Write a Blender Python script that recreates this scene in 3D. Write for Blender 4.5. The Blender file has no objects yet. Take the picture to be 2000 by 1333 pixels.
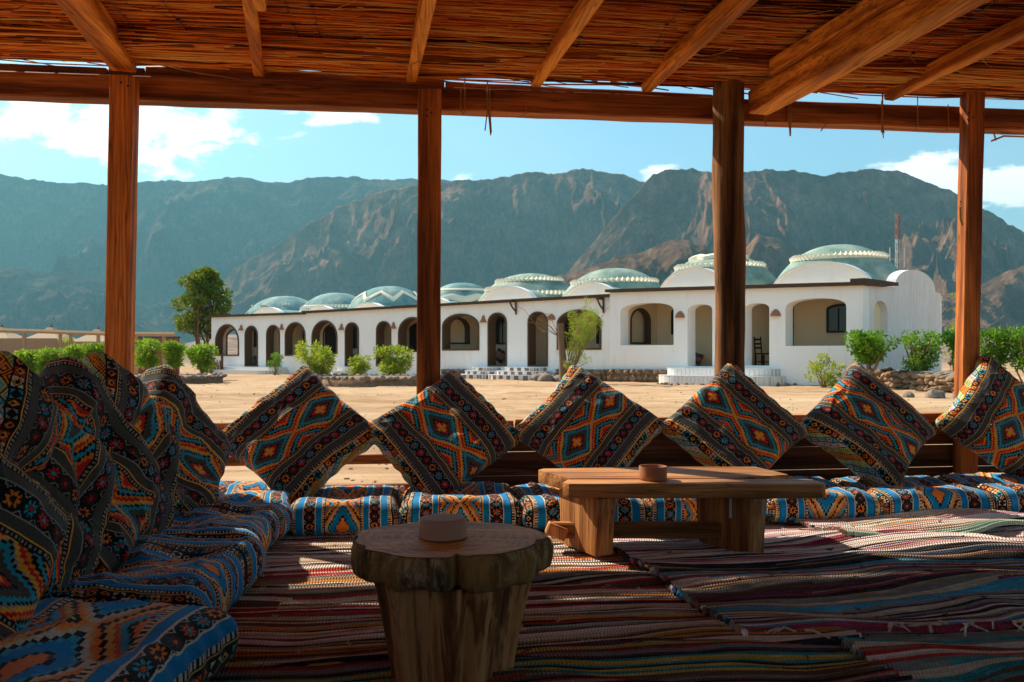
import bpy, bmesh, math, random
import numpy as np
from mathutils import Vector, Matrix
from mathutils.geometry import tessellate_polygon

SC = bpy.context.scene
COL = SC.collection
R = math.radians

# ------------------------------------------------------------------ camera, sky, sun, exposure
EYE, FPX, HZ = 0.97, 1550.0, 692.0          # eye height (m), focal length and horizon of the 2000 px wide photograph
cam_data = bpy.data.cameras.new('camera')
cam = bpy.data.objects.new('camera', cam_data)
COL.objects.link(cam)
cam.location = (0, 0, EYE)
cam.rotation_euler = (R(90), 0, 0)
cam_data.sensor_width = 36
cam_data.lens = 36 * FPX / 2000
cam_data.shift_y = (HZ - 666.5) / 2000
cam_data.clip_start = 0.05
cam_data.clip_end = 30000
cam_data.dof.use_dof = True
cam_data.dof.focus_distance = 5.0
cam_data.dof.aperture_fstop = 9.0
SC.camera = cam

SUN_EL, SUN_BEHIND = 41.0, 36.0             # sun to the left, this far round towards the hills
world = bpy.data.worlds.new('World')
SC.world = world
world.use_nodes = True

def build_world():
    nt = world.node_tree
    nt.nodes.clear()
    N = nt.nodes.new
    L = nt.links.new
    out = N('ShaderNodeOutputWorld')
    bg = N('ShaderNodeBackground')
    sky = N('ShaderNodeTexSky')
    sky.sky_type = 'NISHITA'
    sky.sun_disc = False
    sky.sun_elevation = R(SUN_EL)
    sky.sun_rotation = R(-(90 - SUN_BEHIND))
    sky.air_density = 1.3
    sky.dust_density = 0.6
    sky.ozone_density = 2.0
    bg.inputs['Strength'].default_value = 0.10
    # clouds: soft cumulus banks in the sky, masked by direction and broken up with noise
    tc = N('ShaderNodeTexCoord')
    sep = N('ShaderNodeSeparateXYZ')
    L(tc.outputs['Generated'], sep.inputs[0])
    def math_(op, a, b=None):
        m = N('ShaderNodeMath'); m.operation = op
        for i, v in enumerate((a, b)):
            if v is None: continue
            if isinstance(v, (int, float)): m.inputs[i].default_value = v
            else: L(v, m.inputs[i])
        return m.outputs[0]
    az = math_('DIVIDE', sep.outputs[0], math_('MAXIMUM', sep.outputs[1], 0.05))
    el = math_('DIVIDE', sep.outputs[2], math_('MAXIMUM', sep.outputs[1], 0.05))
    comb = N('ShaderNodeCombineXYZ')
    L(az, comb.inputs[0]); L(math_('MULTIPLY', el, 2.2), comb.inputs[1])
    n1 = N('ShaderNodeTexNoise'); n1.inputs['Scale'].default_value = 10.5; n1.inputs['Detail'].default_value = 10; n1.inputs['Roughness'].default_value = 0.60
    L(comb.outputs[0], n1.inputs['Vector']); n1.inputs['Distortion'].default_value = .25
    tot = None
    #        az,     el,    half width, half height, weight
    for (cx, cy, rx, ry, w) in ((-0.50, .292, .20, .052, 1.0), (-0.44, .252, .13, .035, 1.0), (-0.62, .272, .05, .016, .9), (-0.588, .268, .05, .012, .75),
                                (-0.215, .306, .10, .017, .85), (-0.24, .295, .05, .010, .8), (.60, .215, .15, .036, 1.1), (.55, .232, .06, .03, .9), (.185, .222, .04, .018, .9),
                                (-0.02, .222, .06, .012, .7), (.155, .216, .03, .012, .7), (-1.2, .35, .35, .06, 1.0), (1.3, .30, .4, .07, 1.0), (.25, .62, .35, .06, .7), (-.5, .8, .4, .08, .7)):
        dx = math_('DIVIDE', math_('SUBTRACT', az, cx), rx)
        dy = math_('DIVIDE', math_('SUBTRACT', el, cy), ry)
        r2 = math_('ADD', math_('MULTIPLY', dx, dx), math_('MULTIPLY', dy, dy))
        g = math_('MULTIPLY', math_('MAXIMUM', math_('SUBTRACT', 1.0, math_('MULTIPLY', r2, .55)), 0.0), w)
        tot = g if tot is None else math_('MAXIMUM', tot, g)
    dens = math_('ADD', math_('MULTIPLY', tot, 0.85), math_('MULTIPLY', math_('SUBTRACT', n1.outputs['Fac'], .5), 2.9))
    mr = N('ShaderNodeMapRange'); mr.interpolation_type = 'SMOOTHSTEP'
    mr.inputs['From Min'].default_value = 0.46; mr.inputs['From Max'].default_value = 0.82
    L(dens, mr.inputs['Value'])
    front = math_('MULTIPLY', mr.outputs[0], math_('MINIMUM', math_('MULTIPLY', tot, 4.0), 1.0))
    front = math_('MULTIPLY', front, math_('GREATER_THAN', sep.outputs[1], 0.05))
    # the sky grows paler with thin high veil
    n2 = N('ShaderNodeTexNoise'); n2.inputs['Scale'].default_value = 3.0; n2.inputs['Detail'].default_value = 6
    L(comb.outputs[0], n2.inputs['Vector'])
    veil = math_('MULTIPLY', math_('MAXIMUM', math_('SUBTRACT', n2.outputs['Fac'], .42), 0.0), 0.55)
    grade = N('ShaderNodeMix'); grade.data_type = 'RGBA'; grade.blend_type = 'MULTIPLY'
    grade.inputs[0].default_value = 1.0
    L(sky.outputs[0], grade.inputs[6]); grade.inputs[7].default_value = SKY_TINT
    mx = N('ShaderNodeMix'); mx.data_type = 'RGBA'
    L(math_('MINIMUM', math_('ADD', front, math_('MULTIPLY', veil, .45)), 1.0), mx.inputs[0])
    L(grade.outputs[2], mx.inputs[6])
    mx.inputs[7].default_value = CLOUD_COL
    L(mx.outputs[2], bg.inputs['Color'])
    L(bg.outputs[0], out.inputs['Surface'])
SKY_TINT = (0.78, 0.98, 1.02, 1)
CLOUD_COL = (9.5, 9.5, 9.5, 1)
build_world()

sun_data = bpy.data.lights.new('sun', 'SUN')
sun = bpy.data.objects.new('sun', sun_data)
COL.objects.link(sun)
sun_data.energy = 5.0
sun_data.angle = R(0.53)
sun_data.color = (1.0, 0.87, 0.70)
_b, _e = R(SUN_BEHIND), R(SUN_EL)
SUN_DIR = Vector((-math.cos(_b) * math.cos(_e), math.sin(_b) * math.cos(_e), math.sin(_e)))
sun.rotation_euler = SUN_DIR.to_track_quat('Z', 'Y').to_euler()
sun.location = (-20, 15, 30)

SC.view_settings.view_transform = 'Standard'
SC.view_settings.look = 'None'
SC.view_settings.gamma = 1
SC.view_settings.use_curve_mapping = False
SC.view_settings.exposure = 1.0
SC.render.engine = 'CYCLES'
cy = SC.cycles
cy.use_denoising = True
try:
    cy.denoiser = 'OPENIMAGEDENOISE'
except Exception:
    pass
cy.max_bounces = 10
cy.diffuse_bounces = 6
cy.glossy_bounces = 4
cy.volume_bounces = 1
cy.transparent_max_bounces = 8
cy.sample_clamp_indirect = 6
cy.caustics_reflective = False
cy.caustics_refractive = False

# ------------------------------------------------------------------ helpers
rng = random.Random(7)
NR = np.random.RandomState(11)

def at(px, py, d):
    return Vector(((px - 1000) / FPX * d, d, EYE + (HZ - py) / FPX * d))

def ground_at(px, py, z=0.0):
    d = (EYE - z) * FPX / (py - HZ)
    return at(px, py, d)

def _hash(ix, iy, seed):
    h = (ix.astype(np.int64) * 374761393 + iy.astype(np.int64) * 668265263 + seed * 974711) & 0x7fffffff
    h = ((h ^ (h >> 13)) * 1274126177) & 0x7fffffff
    h = h ^ (h >> 16)
    return (h & 0xffff) / 65535.0

def vnoise(x, y, seed=0):
    x = np.asarray(x, float); y = np.asarray(y, float)
    ix = np.floor(x); iy = np.floor(y)
    fx = x - ix; fy = y - iy
    fx = fx * fx * fx * (fx * (fx * 6 - 15) + 10); fy = fy * fy * fy * (fy * (fy * 6 - 15) + 10)
    a = _hash(ix, iy, seed); b = _hash(ix + 1, iy, seed); c = _hash(ix, iy + 1, seed); d = _hash(ix + 1, iy + 1, seed)
    return (a + (b - a) * fx) * (1 - fy) + (c + (d - c) * fx) * fy

def fbm(x, y, octv=5, seed=0, gain=.5):
    s = 0; a = 1; t = 0
    for i in range(octv):
        s = s + a * vnoise(np.asarray(x) * 2 ** i + 17.3 * i, np.asarray(y) * 2 ** i - 9.1 * i, seed + i); t += a; a *= gain
    return s / t

def ridged(x, y, octv=5, seed=0, gain=.55):
    s = 0; a = 1; t = 0; w = 1
    for i in range(octv):
        n = 1 - np.abs(2 * vnoise(np.asarray(x) * 2 ** i + 7.7 * i, np.asarray(y) * 2 ** i + 3.1 * i, seed + i) - 1)
        n = n * n
        s = s + a * n * w; t += a; a *= gain
        w = np.clip(n * 1.6, .25, 1)
    return s / t

class MB:
    """Collects verts, faces and material slots for one mesh."""
    def __init__(self):
        self.v = []; self.f = []; self.m = []
    def add(self, verts, faces, mat=0):
        o = len(self.v)
        self.v.extend(tuple(p) for p in verts)
        for f in faces:
            self.f.append(tuple(i + o for i in f)); self.m.append(mat)
        return self
    def box(self, c, size, M=None, mat=0, jit=0):
        x, y, z = (s / 2 for s in size)
        vs = [Vector((sx * x, sy * y, sz * z)) for sx in (-1, 1) for sy in (-1, 1) for sz in (-1, 1)]
        if jit: vs = [p + Vector((rng.uniform(-jit, jit), rng.uniform(-jit, jit), rng.uniform(-jit, jit))) for p in vs]
        if M is not None: vs = [M @ p for p in vs]
        c = Vector(c)
        return self.add([p + c for p in vs], [(0, 1, 3, 2), (4, 6, 7, 5), (0, 4, 5, 1), (2, 3, 7, 6), (0, 2, 6, 4), (1, 5, 7, 3)], mat)
    def tube(self, pts, radii, n=8, mat=0, cap=True, squash=1.0):
        pts = [Vector(p) for p in pts]
        if isinstance(radii, (int, float)): radii = [radii] * len(pts)
        rings = []
        up = Vector((0, 0, 1))
        for i, p in enumerate(pts):
            t = (pts[min(i + 1, len(pts) - 1)] - pts[max(i - 1, 0)])
            if t.length < 1e-9: t = Vector((0, 0, 1))
            t.normalize()
            ref = up if abs(t.dot(up)) < .95 else Vector((1, 0, 0))
            a = t.cross(ref).normalized(); b = t.cross(a).normalized()
            rings.append([p + (a * math.cos(2 * math.pi * k / n) + b * math.sin(2 * math.pi * k / n) * squash) * radii[i] for k in range(n)])
        vs = [q for r_ in rings for q in r_]
        fs = []
        for i in range(len(pts) - 1):
            for k in range(n):
                fs.append((i * n + k, i * n + (k + 1) % n, (i + 1) * n + (k + 1) % n, (i + 1) * n + k))
        if cap:
            fs.append(tuple(range(n))[::-1]); fs.append(tuple((len(pts) - 1) * n + k for k in range(n)))
        return self.add(vs, fs, mat)
    def lathe(self, prof, n=24, c=(0, 0, 0), mat=0):
        c = Vector(c)
        vs = []; fs = []
        for (r, z) in prof:
            for k in range(n):
                a = 2 * math.pi * k / n
                vs.append(c + Vector((r * math.cos(a), r * math.sin(a), z)))
        for i in range(len(prof) - 1):
            for k in range(n):
                fs.append((i * n + k, i * n + (k + 1) % n, (i + 1) * n + (k + 1) % n, (i + 1) * n + k))
        return self.add(vs, fs, mat)
    def plate(self, outer, holes, fmap, t0, t1, mat=0):
        """A flat slab with holes: outlines in 2-D, fmap(u, v, t) -> 3-D, from depth t0 to t1."""
        loops = [outer] + list(holes)
        flat = [p for l in loops for p in l]
        tris = tessellate_polygon([[Vector((p[0], p[1], 0)) for p in l] for l in loops])
        n = len(flat)
        vs = [fmap(p[0], p[1], t0) for p in flat] + [fmap(p[0], p[1], t1) for p in flat]
        fs = [tuple(t) for t in tris] + [tuple(n + i for i in reversed(t)) for t in tris]
        o = 0
        for l in loops:
            k = len(l)
            for i in range(k):
                a, b = o + i, o + (i + 1) % k
                fs.append((a, b, n + b, n + a))
            o += k
        return self.add(vs, fs, mat)
    def build(self, name, mats, parent=None, smooth=None, origin=None):
        me = bpy.data.meshes.new(name)
        vs = self.v
        if origin is not None:
            o = Vector(origin); vs = [tuple(Vector(p) - o) for p in vs]
        me.from_pydata(vs, [], self.f)
        if not isinstance(mats, (list, tuple)): mats = [mats]
        for m in mats: me.materials.append(m)
        if len(mats) > 1: me.polygons.foreach_set('material_index', self.m)
        bm = bmesh.new(); bm.from_mesh(me)
        bmesh.ops.recalc_face_normals(bm, faces=bm.faces)
        bm.to_mesh(me); bm.free()
        finish(me, smooth)
        ob = bpy.data.objects.new(name, me)
        COL.objects.link(ob)
        if parent is not None: ob.parent = parent
        if origin is not None: ob.location = origin
        return ob

def finish(me, smooth):
    if smooth is not None:
        me.polygons.foreach_set('use_smooth', [True] * len(me.polygons))
        if smooth < 180: me.set_sharp_from_angle(angle=R(smooth))
    me.update()

def bevel_obj(ob, w, seg=2):
    bm = bmesh.new(); bm.from_mesh(ob.data)
    bmesh.ops.remove_doubles(bm, verts=bm.verts, dist=1e-5)
    es = [e for e in bm.edges if len(e.link_faces) == 2 and e.calc_face_angle(0) > R(25)]
    bmesh.ops.bevel(bm, geom=es, offset=w, segments=seg, affect='EDGES', profile=.6)
    bm.to_mesh(ob.data); bm.free()
    finish(ob.data, 35)
    return ob

def tag(o, label=None, cat=None, group=None, kind=None):
    if label: o['label'] = label
    if cat: o['category'] = cat
    if group: o['group'] = group
    if kind: o['kind'] = kind
    return o

def empty(name, loc=(0, 0, 0), rz=0.0):
    e = bpy.data.objects.new(name, None)
    e.empty_display_size = .2
    COL.objects.link(e)
    e.location = loc; e.rotation_euler = (0, 0, rz)
    return e

def copy_tree(o, parent=None):
    c = o.copy(); COL.objects.link(c)
    if parent is not None: c.parent = parent
    for ch in [q for q in o.children]: copy_tree(ch, c)
    return c

# ------------------------------------------------------------------ materials
class NT:
    def __init__(self, name):
        self.mat = bpy.data.materials.new(name)
        self.mat.use_nodes = True
        self.nt = self.mat.node_tree
        self.nt.nodes.clear()
        self.out = self.n('ShaderNodeOutputMaterial')
        self.b = self.n('ShaderNodeBsdfPrincipled')
        self.l(self.b.outputs[0], self.out.inputs['Surface'])
        self.b.inputs['Specular IOR Level'].default_value = 0.25
        self.b.inputs['Roughness'].default_value = 0.8
    def n(self, t): return self.nt.nodes.new(t)
    def l(self, a, b): self.nt.links.new(a, b)
    def val(self, sock, v):
        if isinstance(v, bpy.types.NodeSocket): self.l(v, sock)
        else: sock.default_value = v
    def coords(self, scale=(1, 1, 1), kind='Object', rot=(0, 0, 0), loc=(0, 0, 0)):
        tc = self.n('ShaderNodeTexCoord'); mp = self.n('ShaderNodeMapping')
        mp.inputs['Scale'].default_value = scale; mp.inputs['Rotation'].default_value = rot; mp.inputs['Location'].default_value = loc
        self.l(tc.outputs[kind], mp.inputs[0])
        return mp.outputs[0]
    def wcoords(self, scale=(1, 1, 1)):
        g = self.n('ShaderNodeNewGeometry'); mp = self.n('ShaderNodeMapping')
        mp.inputs['Scale'].default_value = scale
        self.l(g.outputs['Position'], mp.inputs[0])
        return mp.outputs[0]
    def noise(self, vec, scale=5, detail=5, rough=.55, dist=0):
        t = self.n('ShaderNodeTexNoise')
        t.inputs['Scale'].default_value = scale; t.inputs['Detail'].default_value = detail
        t.inputs['Roughness'].default_value = rough; t.inputs['Distortion'].default_value = dist
        self.l(vec, t.inputs['Vector'])
        return t.outputs['Fac']
    def ramp(self, fac, stops):
        r = self.n('ShaderNodeValToRGB')
        e = r.color_ramp.elements
        while len(e) > 1: e.remove(e[-1])
        for i, (p, c) in enumerate(stops):
            q = e[0] if i == 0 else e.new(p)
            q.position = p; q.color = (c[0], c[1], c[2], 1)
        self.l(fac, r.inputs[0])
        return r.outputs[0]
    def mix(self, f, a, b, mode='MIX'):
        m = self.n('ShaderNodeMix'); m.data_type = 'RGBA'; m.blend_type = mode
        self.val(m.inputs[0], f)
        for i, c in ((6, a), (7, b)):
            self.val(m.inputs[i], c if isinstance(c, bpy.types.NodeSocket) else (c[0], c[1], c[2], 1))
        return m.outputs[2]
    def m(self, op, a, b=0.0):
        q = self.n('ShaderNodeMath'); q.operation = op
        self.val(q.inputs[0], a); self.val(q.inputs[1], b)
        return q.outputs[0]
    def rnd(self):
        return self.n('ShaderNodeObjectInfo').outputs['Random']
    def color(self, c): self.val(self.b.inputs['Base Color'], c if isinstance(c, bpy.types.NodeSocket) else (c[0], c[1], c[2], 1)); return self
    def rough(self, v): self.val(self.b.inputs['Roughness'], v); return self
    def bump(self, h, strength=.3, dist=.01):
        b = self.n('ShaderNodeBump'); b.inputs['Strength'].default_value = strength; b.inputs['Distance'].default_value = dist
        self.l(h, b.inputs['Height']); self.l(b.outputs[0], self.b.inputs['Normal']); return self

def wood(name, light, dark, axis='z', knots=True, rough=.7, fine=1.0):
    t = NT(name)
    s = {'x': (1.3, 22, 22), 'y': (22, 1.3, 22), 'z': (22, 22, 1.3)}[axis]
    s2 = {'x': (.5, 5, 5), 'y': (5, .5, 5), 'z': (5, 5, .5)}[axis]
    rn = t.rnd()
    off = t.n('ShaderNodeVectorMath'); off.operation = 'ADD'
    cb = t.n('ShaderNodeCombineXYZ')
    for i in range(3): t.l(t.m('MULTIPLY', rn, 13.0 + 7 * i), cb.inputs[i])
    tc = t.n('ShaderNodeTexCoord')
    t.l(tc.outputs['Object'], off.inputs[0]); t.l(cb.outputs[0], off.inputs[1])
    def mp(sc):
        q = t.n('ShaderNodeMapping'); q.inputs['Scale'].default_value = sc; t.l(off.outputs[0], q.inputs[0]); return q.outputs[0]
    g = t.noise(mp(s), 1.0 * fine, 6, .6, .6)
    h = t.noise(mp(s2), 1.4, 4, .5, 1.2)
    rings = t.n('ShaderNodeTexWave'); rings.wave_type = 'RINGS' ; rings.inputs['Scale'].default_value = .55; rings.inputs['Distortion'].default_value = 9; rings.inputs['Detail'].default_value = 3
    t.l(mp(s2), rings.inputs['Vector'])
    f = t.m('ADD', t.m('MULTIPLY', g, .55), t.m('MULTIPLY', rings.outputs['Fac'], .3))
    f = t.m('ADD', f, t.m('MULTIPLY', h, .25))
    mid = [(a + b) / 2 for a, b in zip(light, dark)]
    c = t.ramp(f, [(.36, [d * .75 for d in dark]), (.50, mid), (.62, light)])
    st = t.noise(mp({'x': (.8, 3, 3), 'y': (3, .8, 3), 'z': (3, 3, .8)}[axis]), 1.3, 5, .6)
    c = t.mix(t.m('MULTIPLY', t.ramp(st, [(.42, (1, 1, 1)), (.58, (0, 0, 0))]), .38), c, [d * .45 for d in dark])
    if knots:
        v = t.n('ShaderNodeTexVoronoi'); v.feature = 'F1'; v.inputs['Scale'].default_value = 1.0
        t.l(mp({'x': (1.6, 7, 7), 'y': (7, 1.6, 7), 'z': (7, 7, 1.6)}[axis]), v.inputs['Vector'])
        k = t.ramp(t.m('ADD', v.outputs['Distance'], t.m('MULTIPLY', g, .06)), [(.09, (1, 1, 1)), (.13, (.35, .35, .35)), (.24, (0, 0, 0))])
        c = t.mix(t.m('MULTIPLY', k, .8), c, [d * .3 for d in dark])
    fs = t.noise(mp({'x': (2.2, 75, 75), 'y': (75, 2.2, 75), 'z': (75, 75, 2.2)}[axis]), 1.0, 3, .6)
    c = t.mix(.75, c, t.ramp(fs, [(.36, (.45, .38, .32)), (.56, (1.08, 1.08, 1.08))]), 'MULTIPLY')
    ck = t.noise(mp({'x': (.45, 13, 13), 'y': (13, .45, 13), 'z': (13, 13, .45)}[axis]), 1.0, 3, .5, .4)
    c = t.mix(t.m('MULTIPLY', t.ramp(ck, [(.487, (0, 0, 0)), (.5, (1, 1, 1)), (.513, (0, 0, 0))]), .7), c, [d * .22 for d in dark])
    t.color(c).rough(rough).bump(t.m('ADD', g, fs), .5, .006)
    t.b.inputs['Specular IOR Level'].default_value = .2
    return t.mat

def plaster(name, col, stain=.08, streak=0.0, bump=.25):
    t = NT(name)
    w = t.wcoords()
    n = t.noise(w, 1.1, 6, .6)
    f = t.noise(w, 30, 5, .6)
    dr = t.noise(t.wcoords((2.6, 2.6, .45)), 1.6, 6, .65)
    c = t.mix(t.m('MULTIPLY', t.ramp(n, [(.35, (0, 0, 0)), (.75, (1, 1, 1))]), stain * 3), col, [x * y for x, y in zip(col, (.78, .72, .62))])
    if streak:
        s = t.noise(t.wcoords((6, 6, .35)), 3.5, 4, .6)
        c = t.mix(t.m('MULTIPLY', t.ramp(s, [(.42, (0, 0, 0)), (.7, (1, 1, 1))]), streak), c, [x * y for x, y in zip(col, (.62, .55, .5))])
    c = t.mix(t.m('MULTIPLY', t.ramp(dr, [(.54, (0, 0, 0)), (.70, (1, 1, 1))]), .20), c, [x * y for x, y in zip(col, (.66, .55, .42))])
    t.color(c).rough(.9).bump(f, bump, .01)
    return t.mat

def simple(name, col, rough=.8, var=.12, scale=12, bump=.2, spec=.25):
    t = NT(name)
    n = t.noise(t.coords(), scale, 5, .6)
    c = t.mix(n, [x * (1 - var) for x in col], [min(1, x * (1 + var)) for x in col])
    t.color(c).rough(rough).bump(n, bump, .005)
    t.b.inputs['Specular IOR Level'].default_value = spec
    return t.mat

MAT = {}
ORL, ORD = (.88, .33, .042), (.52, .135, .016)
for ax in 'xyz': MAT['pine_' + ax] = wood('pine_timber_' + ax, ORL, ORD, ax)
MAT['post'] = wood('post_timber', (.60, .185, .038), (.26, .066, .014), 'z')
MAT['beam'] = wood('beam_timber', (.46, .145, .034), (.20, .055, .013), 'x')
MAT['rail'] = wood('rail_timber', (.64, .22, .055), (.36, .10, .024), 'x')
MAT['bark_post'] = wood('weathered_trunk', (.27, .125, .048), (.055, .022, .009), 'z', rough=.9)
MAT['board'] = wood('backrest_board', (.13, .055, .025), (.06, .024, .011), 'x', knots=False)
MAT['table'] = wood('table_timber', (.58, .27, .09), (.32, .12, .035), 'x', knots=False, rough=.55)
MAT['table_leg'] = wood('table_leg_timber', (.56, .26, .085), (.3, .11, .033), 'z', rough=.6)
MAT['plaster'] = plaster('white_plaster', (.90, .86, .82), .05)
MAT['plaster_streak'] = plaster('streaked_white_plaster', (.80, .76, .74), .08, .5, .4)
MAT['beige'] = plaster('beige_plaster', (.82, .67, .46), .06)
MAT['brown'] = simple('brown_timber_frame', (.085, .045, .022), .6, .3)
MAT['frame_light'] = simple('tan_timber_reveal', (.20, .10, .04), .6, .3)
MAT['dark_door'] = simple('dark_door_wood', (.018, .010, .007), .5, .4, 20)
MAT['glass'] = simple('dark_window_pane', (.02, .018, .017), .12, .2, 5, 0, .5)
MAT['fascia'] = simple('brown_roof_edge', (.075, .042, .026), .8, .35, 20, .5)
MAT['clay'] = simple('terracotta_clay', (.36, .155, .08), .75, .12, 20, .15)
MAT['clay_pale'] = simple('pale_pink_clay', (.40, .21, .15), .8, .1, 20, .15)
MAT['cream'] = simple('cream_moulding', (.78, .70, .54), .85, .1, 9)
MAT['rust'] = simple('rust_painted_wall', (.30, .10, .055), .85, .2, 3)
MAT['tent'] = simple('tan_tent_cloth', (.52, .37, .23), .9, .12, 3)
MAT['tanboard'] = simple('tan_fence_panel', (.40, .26, .15), .9, .15, 2)
MAT['paletimber'] = simple('pale_fence_timber', (.42, .27, .15), .85, .2, 5)
MAT['steel'] = simple('mast_steel', (.42, .40, .38), .5, .1, 5)
MAT['red'] = simple('mast_red_paint', (.30, .09, .05), .6, .1, 5)
MAT['tile_white'] = simple('white_tile', (.74, .71, .68), .35, .12, 3, .05, .4)
MAT['tile_brown'] = simple('brown_tile', (.20, .13, .095), .4, .2, 3, .05, .4)
MAT['grout'] = simple('grout_cement', (.42, .38, .34), .9)
MAT['twig'] = simple('twig_bark', (.24, .15, .085), .9, .3, 20)
MAT['trunk'] = simple('tree_bark', (.17, .105, .06), .9, .35, 20, .5)
MAT['straw'] = simple('dry_straw', (.42, .20, .06), .8, .3)
MAT['iron'] = simple('black_iron', (.02, .018, .016), .5)
MAT['plastic'] = simple('white_plastic', (.75, .72, .66), .4, .03)

def leafmat(name, c1, c2, c3=None):
    t = NT(name)
    n = t.noise(t.wcoords(), 3.2, 4, .6)
    n2 = t.noise(t.wcoords(), 23.0, 2, .6)
    c = t.ramp(t.m('ADD', t.m('MULTIPLY', n, .55), t.m('MULTIPLY', n2, .45)), [(.36, c1), (.52, c2), (.64, c3 or c2)])
    t.color(c).rough(.55)
    tr = t.n('ShaderNodeBsdfTranslucent'); ms = t.n('ShaderNodeMixShader'); ms.inputs[0].default_value = .45
    t.l(c, tr.inputs['Color'])
    t.l(t.b.outputs[0], ms.inputs[1]); t.l(tr.outputs[0], ms.inputs[2]); t.l(ms.outputs[0], t.out.inputs['Surface'])
    return t.mat
MAT['leaf_lime'] = leafmat('lime_leaves', (.10, .20, .015), (.24, .38, .02), (.42, .52, .03))
MAT['leaf_green'] = leafmat('green_leaves', (.07, .16, .012), (.14, .30, .015), (.27, .44, .02))
MAT['leaf_tree'] = leafmat('tree_leaves', (.06, .13, .012), (.14, .21, .015), (.34, .22, .02))
MAT['leaf_yellow'] = leafmat('yellow_green_leaves', (.18, .25, .02), (.34, .42, .03), (.50, .52, .05))

def stonemat(name, a, b):
    t = NT(name)
    n = t.noise(t.wcoords(), 6, 6, .65)
    c = t.ramp(n, [(.3, a), (.7, b)])
    r = t.rnd()
    c = t.mix(t.m('MULTIPLY', r, .6), c, [x * .55 for x in b])
    t.color(c).rough(.95).bump(n, .6, .03)
    return t.mat
MAT['stone'] = stonemat('brown_stone', (.12, .075, .045), (.36, .24, .15))
MAT['stone_grey'] = stonemat('grey_stone', (.12, .09, .07), (.34, .27, .21))
MAT['mortar'] = stonemat('stone_mortar', (.11, .07, .042), (.22, .15, .09))

# ------------------------------------------------------------------ setting: sand, hills, air
def mat_sand():
    t = NT('sand')
    w = t.wcoords()
    big = t.noise(t.wcoords((.05, .16, 1)), 1.0, 5, .6)
    med = t.noise(t.wcoords((.5, 2.0, 1)), 1.0, 6, .65)
    fine = t.noise(w, 14, 6, .7)
    c = t.ramp(t.m('ADD', t.m('MULTIPLY', big, .45), t.m('MULTIPLY', med, .55)), [(.40, (.32, .19, .10)), (.5, (.46, .30, .17)), (.62, (.55, .39, .24))])
    peb = t.ramp(t.noise(t.wcoords((1.5, 3.5, 1)), 4.5, 6, .7), [(.60, (0, 0, 0)), (.70, (1, 1, 1))])
    c = t.mix(t.m('MULTIPLY', peb, .7), c, (.17, .095, .05))
    # grey gravel takes over towards the hills
    g = t.n('ShaderNodeNewGeometry'); sx = t.n('ShaderNodeSeparateXYZ'); t.l(g.outputs['Position'], sx.inputs[0])
    mr = t.n('ShaderNodeMapRange'); mr.inputs['From Min'].default_value = 45; mr.inputs['From Max'].default_value = 110
    t.l(sx.outputs[1], mr.inputs['Value'])
    c = t.mix(mr.outputs[0], c, (.24, .175, .135))
    t.color(c).rough(1.0).bump(t.m('ADD', t.m('MULTIPLY', fine, .4), med), .8, .05)
    t.b.inputs['Specular IOR Level'].default_value = .05
    return t.mat

def mat_rock(name, a, b, c3):
    t = NT(name)
    n = t.noise(t.wcoords((1, 1, 1.6)), .008, 10, .68)
    n2 = t.noise(t.wcoords((1, 1, .5)), .045, 10, .75)
    tx = t.n('ShaderNodeTexNoise'); tx.noise_type = 'RIDGED_MULTIFRACTAL'; tx.inputs['Scale'].default_value = .011; tx.inputs['Detail'].default_value = 9; tx.inputs['Roughness'].default_value = .62; tx.inputs['Lacunarity'].default_value = 2.1
    t.l(t.wcoords((1, .6, .45)), tx.inputs['Vector']); rg = tx.outputs['Fac']
    c = t.ramp(t.m('ADD', t.m('MULTIPLY', n, .5), t.m('MULTIPLY', n2, .5)), [(.42, a), (.51, b), (.60, c3)])
    c = t.mix(t.m('MULTIPLY', t.ramp(rg, [(.30, (1, 1, 1)), (.8, (0, 0, 0))]), .3), c, [x * .45 for x in a])
    t.color(c).rough(1.0).bump(t.m('ADD', t.m('MULTIPLY', n2, .5), t.m('MULTIPLY', rg, .7)), 1.0, 30)
    t.b.inputs['Specular IOR Level'].default_value = 0
    return t.mat

def grid_mesh(name, X, Y, Z, mat, smooth=180):
    ny, nx = X.shape
    me = bpy.data.meshes.new(name)
    co = np.stack([X, Y, Z], -1).reshape(-1, 3)
    idx = np.arange(ny * nx).reshape(ny, nx)
    q = np.stack([idx[:-1, :-1], idx[:-1, 1:], idx[1:, 1:], idx[1:, :-1]], -1).reshape(-1, 4)
    me.from_pydata(co.tolist(), [], q.tolist())
    me.materials.append(mat)
    finish(me, smooth)
    o = bpy.data.objects.new(name, me); COL.objects.link(o)
    return o

def ground_h(x, y):
    r = np.hypot(x, y)
    near = np.clip((np.hypot(x, y - 2) - 5.2) / 3, 0, 1)
    h = (fbm(x * .35, y * .35, 5, 3) - .5) * .10 + (fbm(x * 2.2, y * 2.2, 4, 9) - .5) * .07
    far = np.clip((r - 70) / 200, 0, 1)
    trk = 0
    for (y0, k, c, sd) in ((8.6, .05, 0, 1), (10.4, .05, 0, 1), (13.5, -.10, .004, 2), (15.1, -.10, .004, 2), (19.0, .16, -.003, 3), (20.6, .16, -.003, 3)):
        yc = y0 + k * x + c * x * x + (vnoise(x * .12, x * 0 + sd, sd) - .5) * 1.2
        dd = (y - yc) / .17
        trk = trk - .065 * np.exp(-dd * dd) + .035 * np.exp(-(np.abs(dd) - 1.7) ** 2 * 2)
    return -.07 + (h + trk * (np.abs(x) < 40)) * near * (1 - far * .5)

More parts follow.
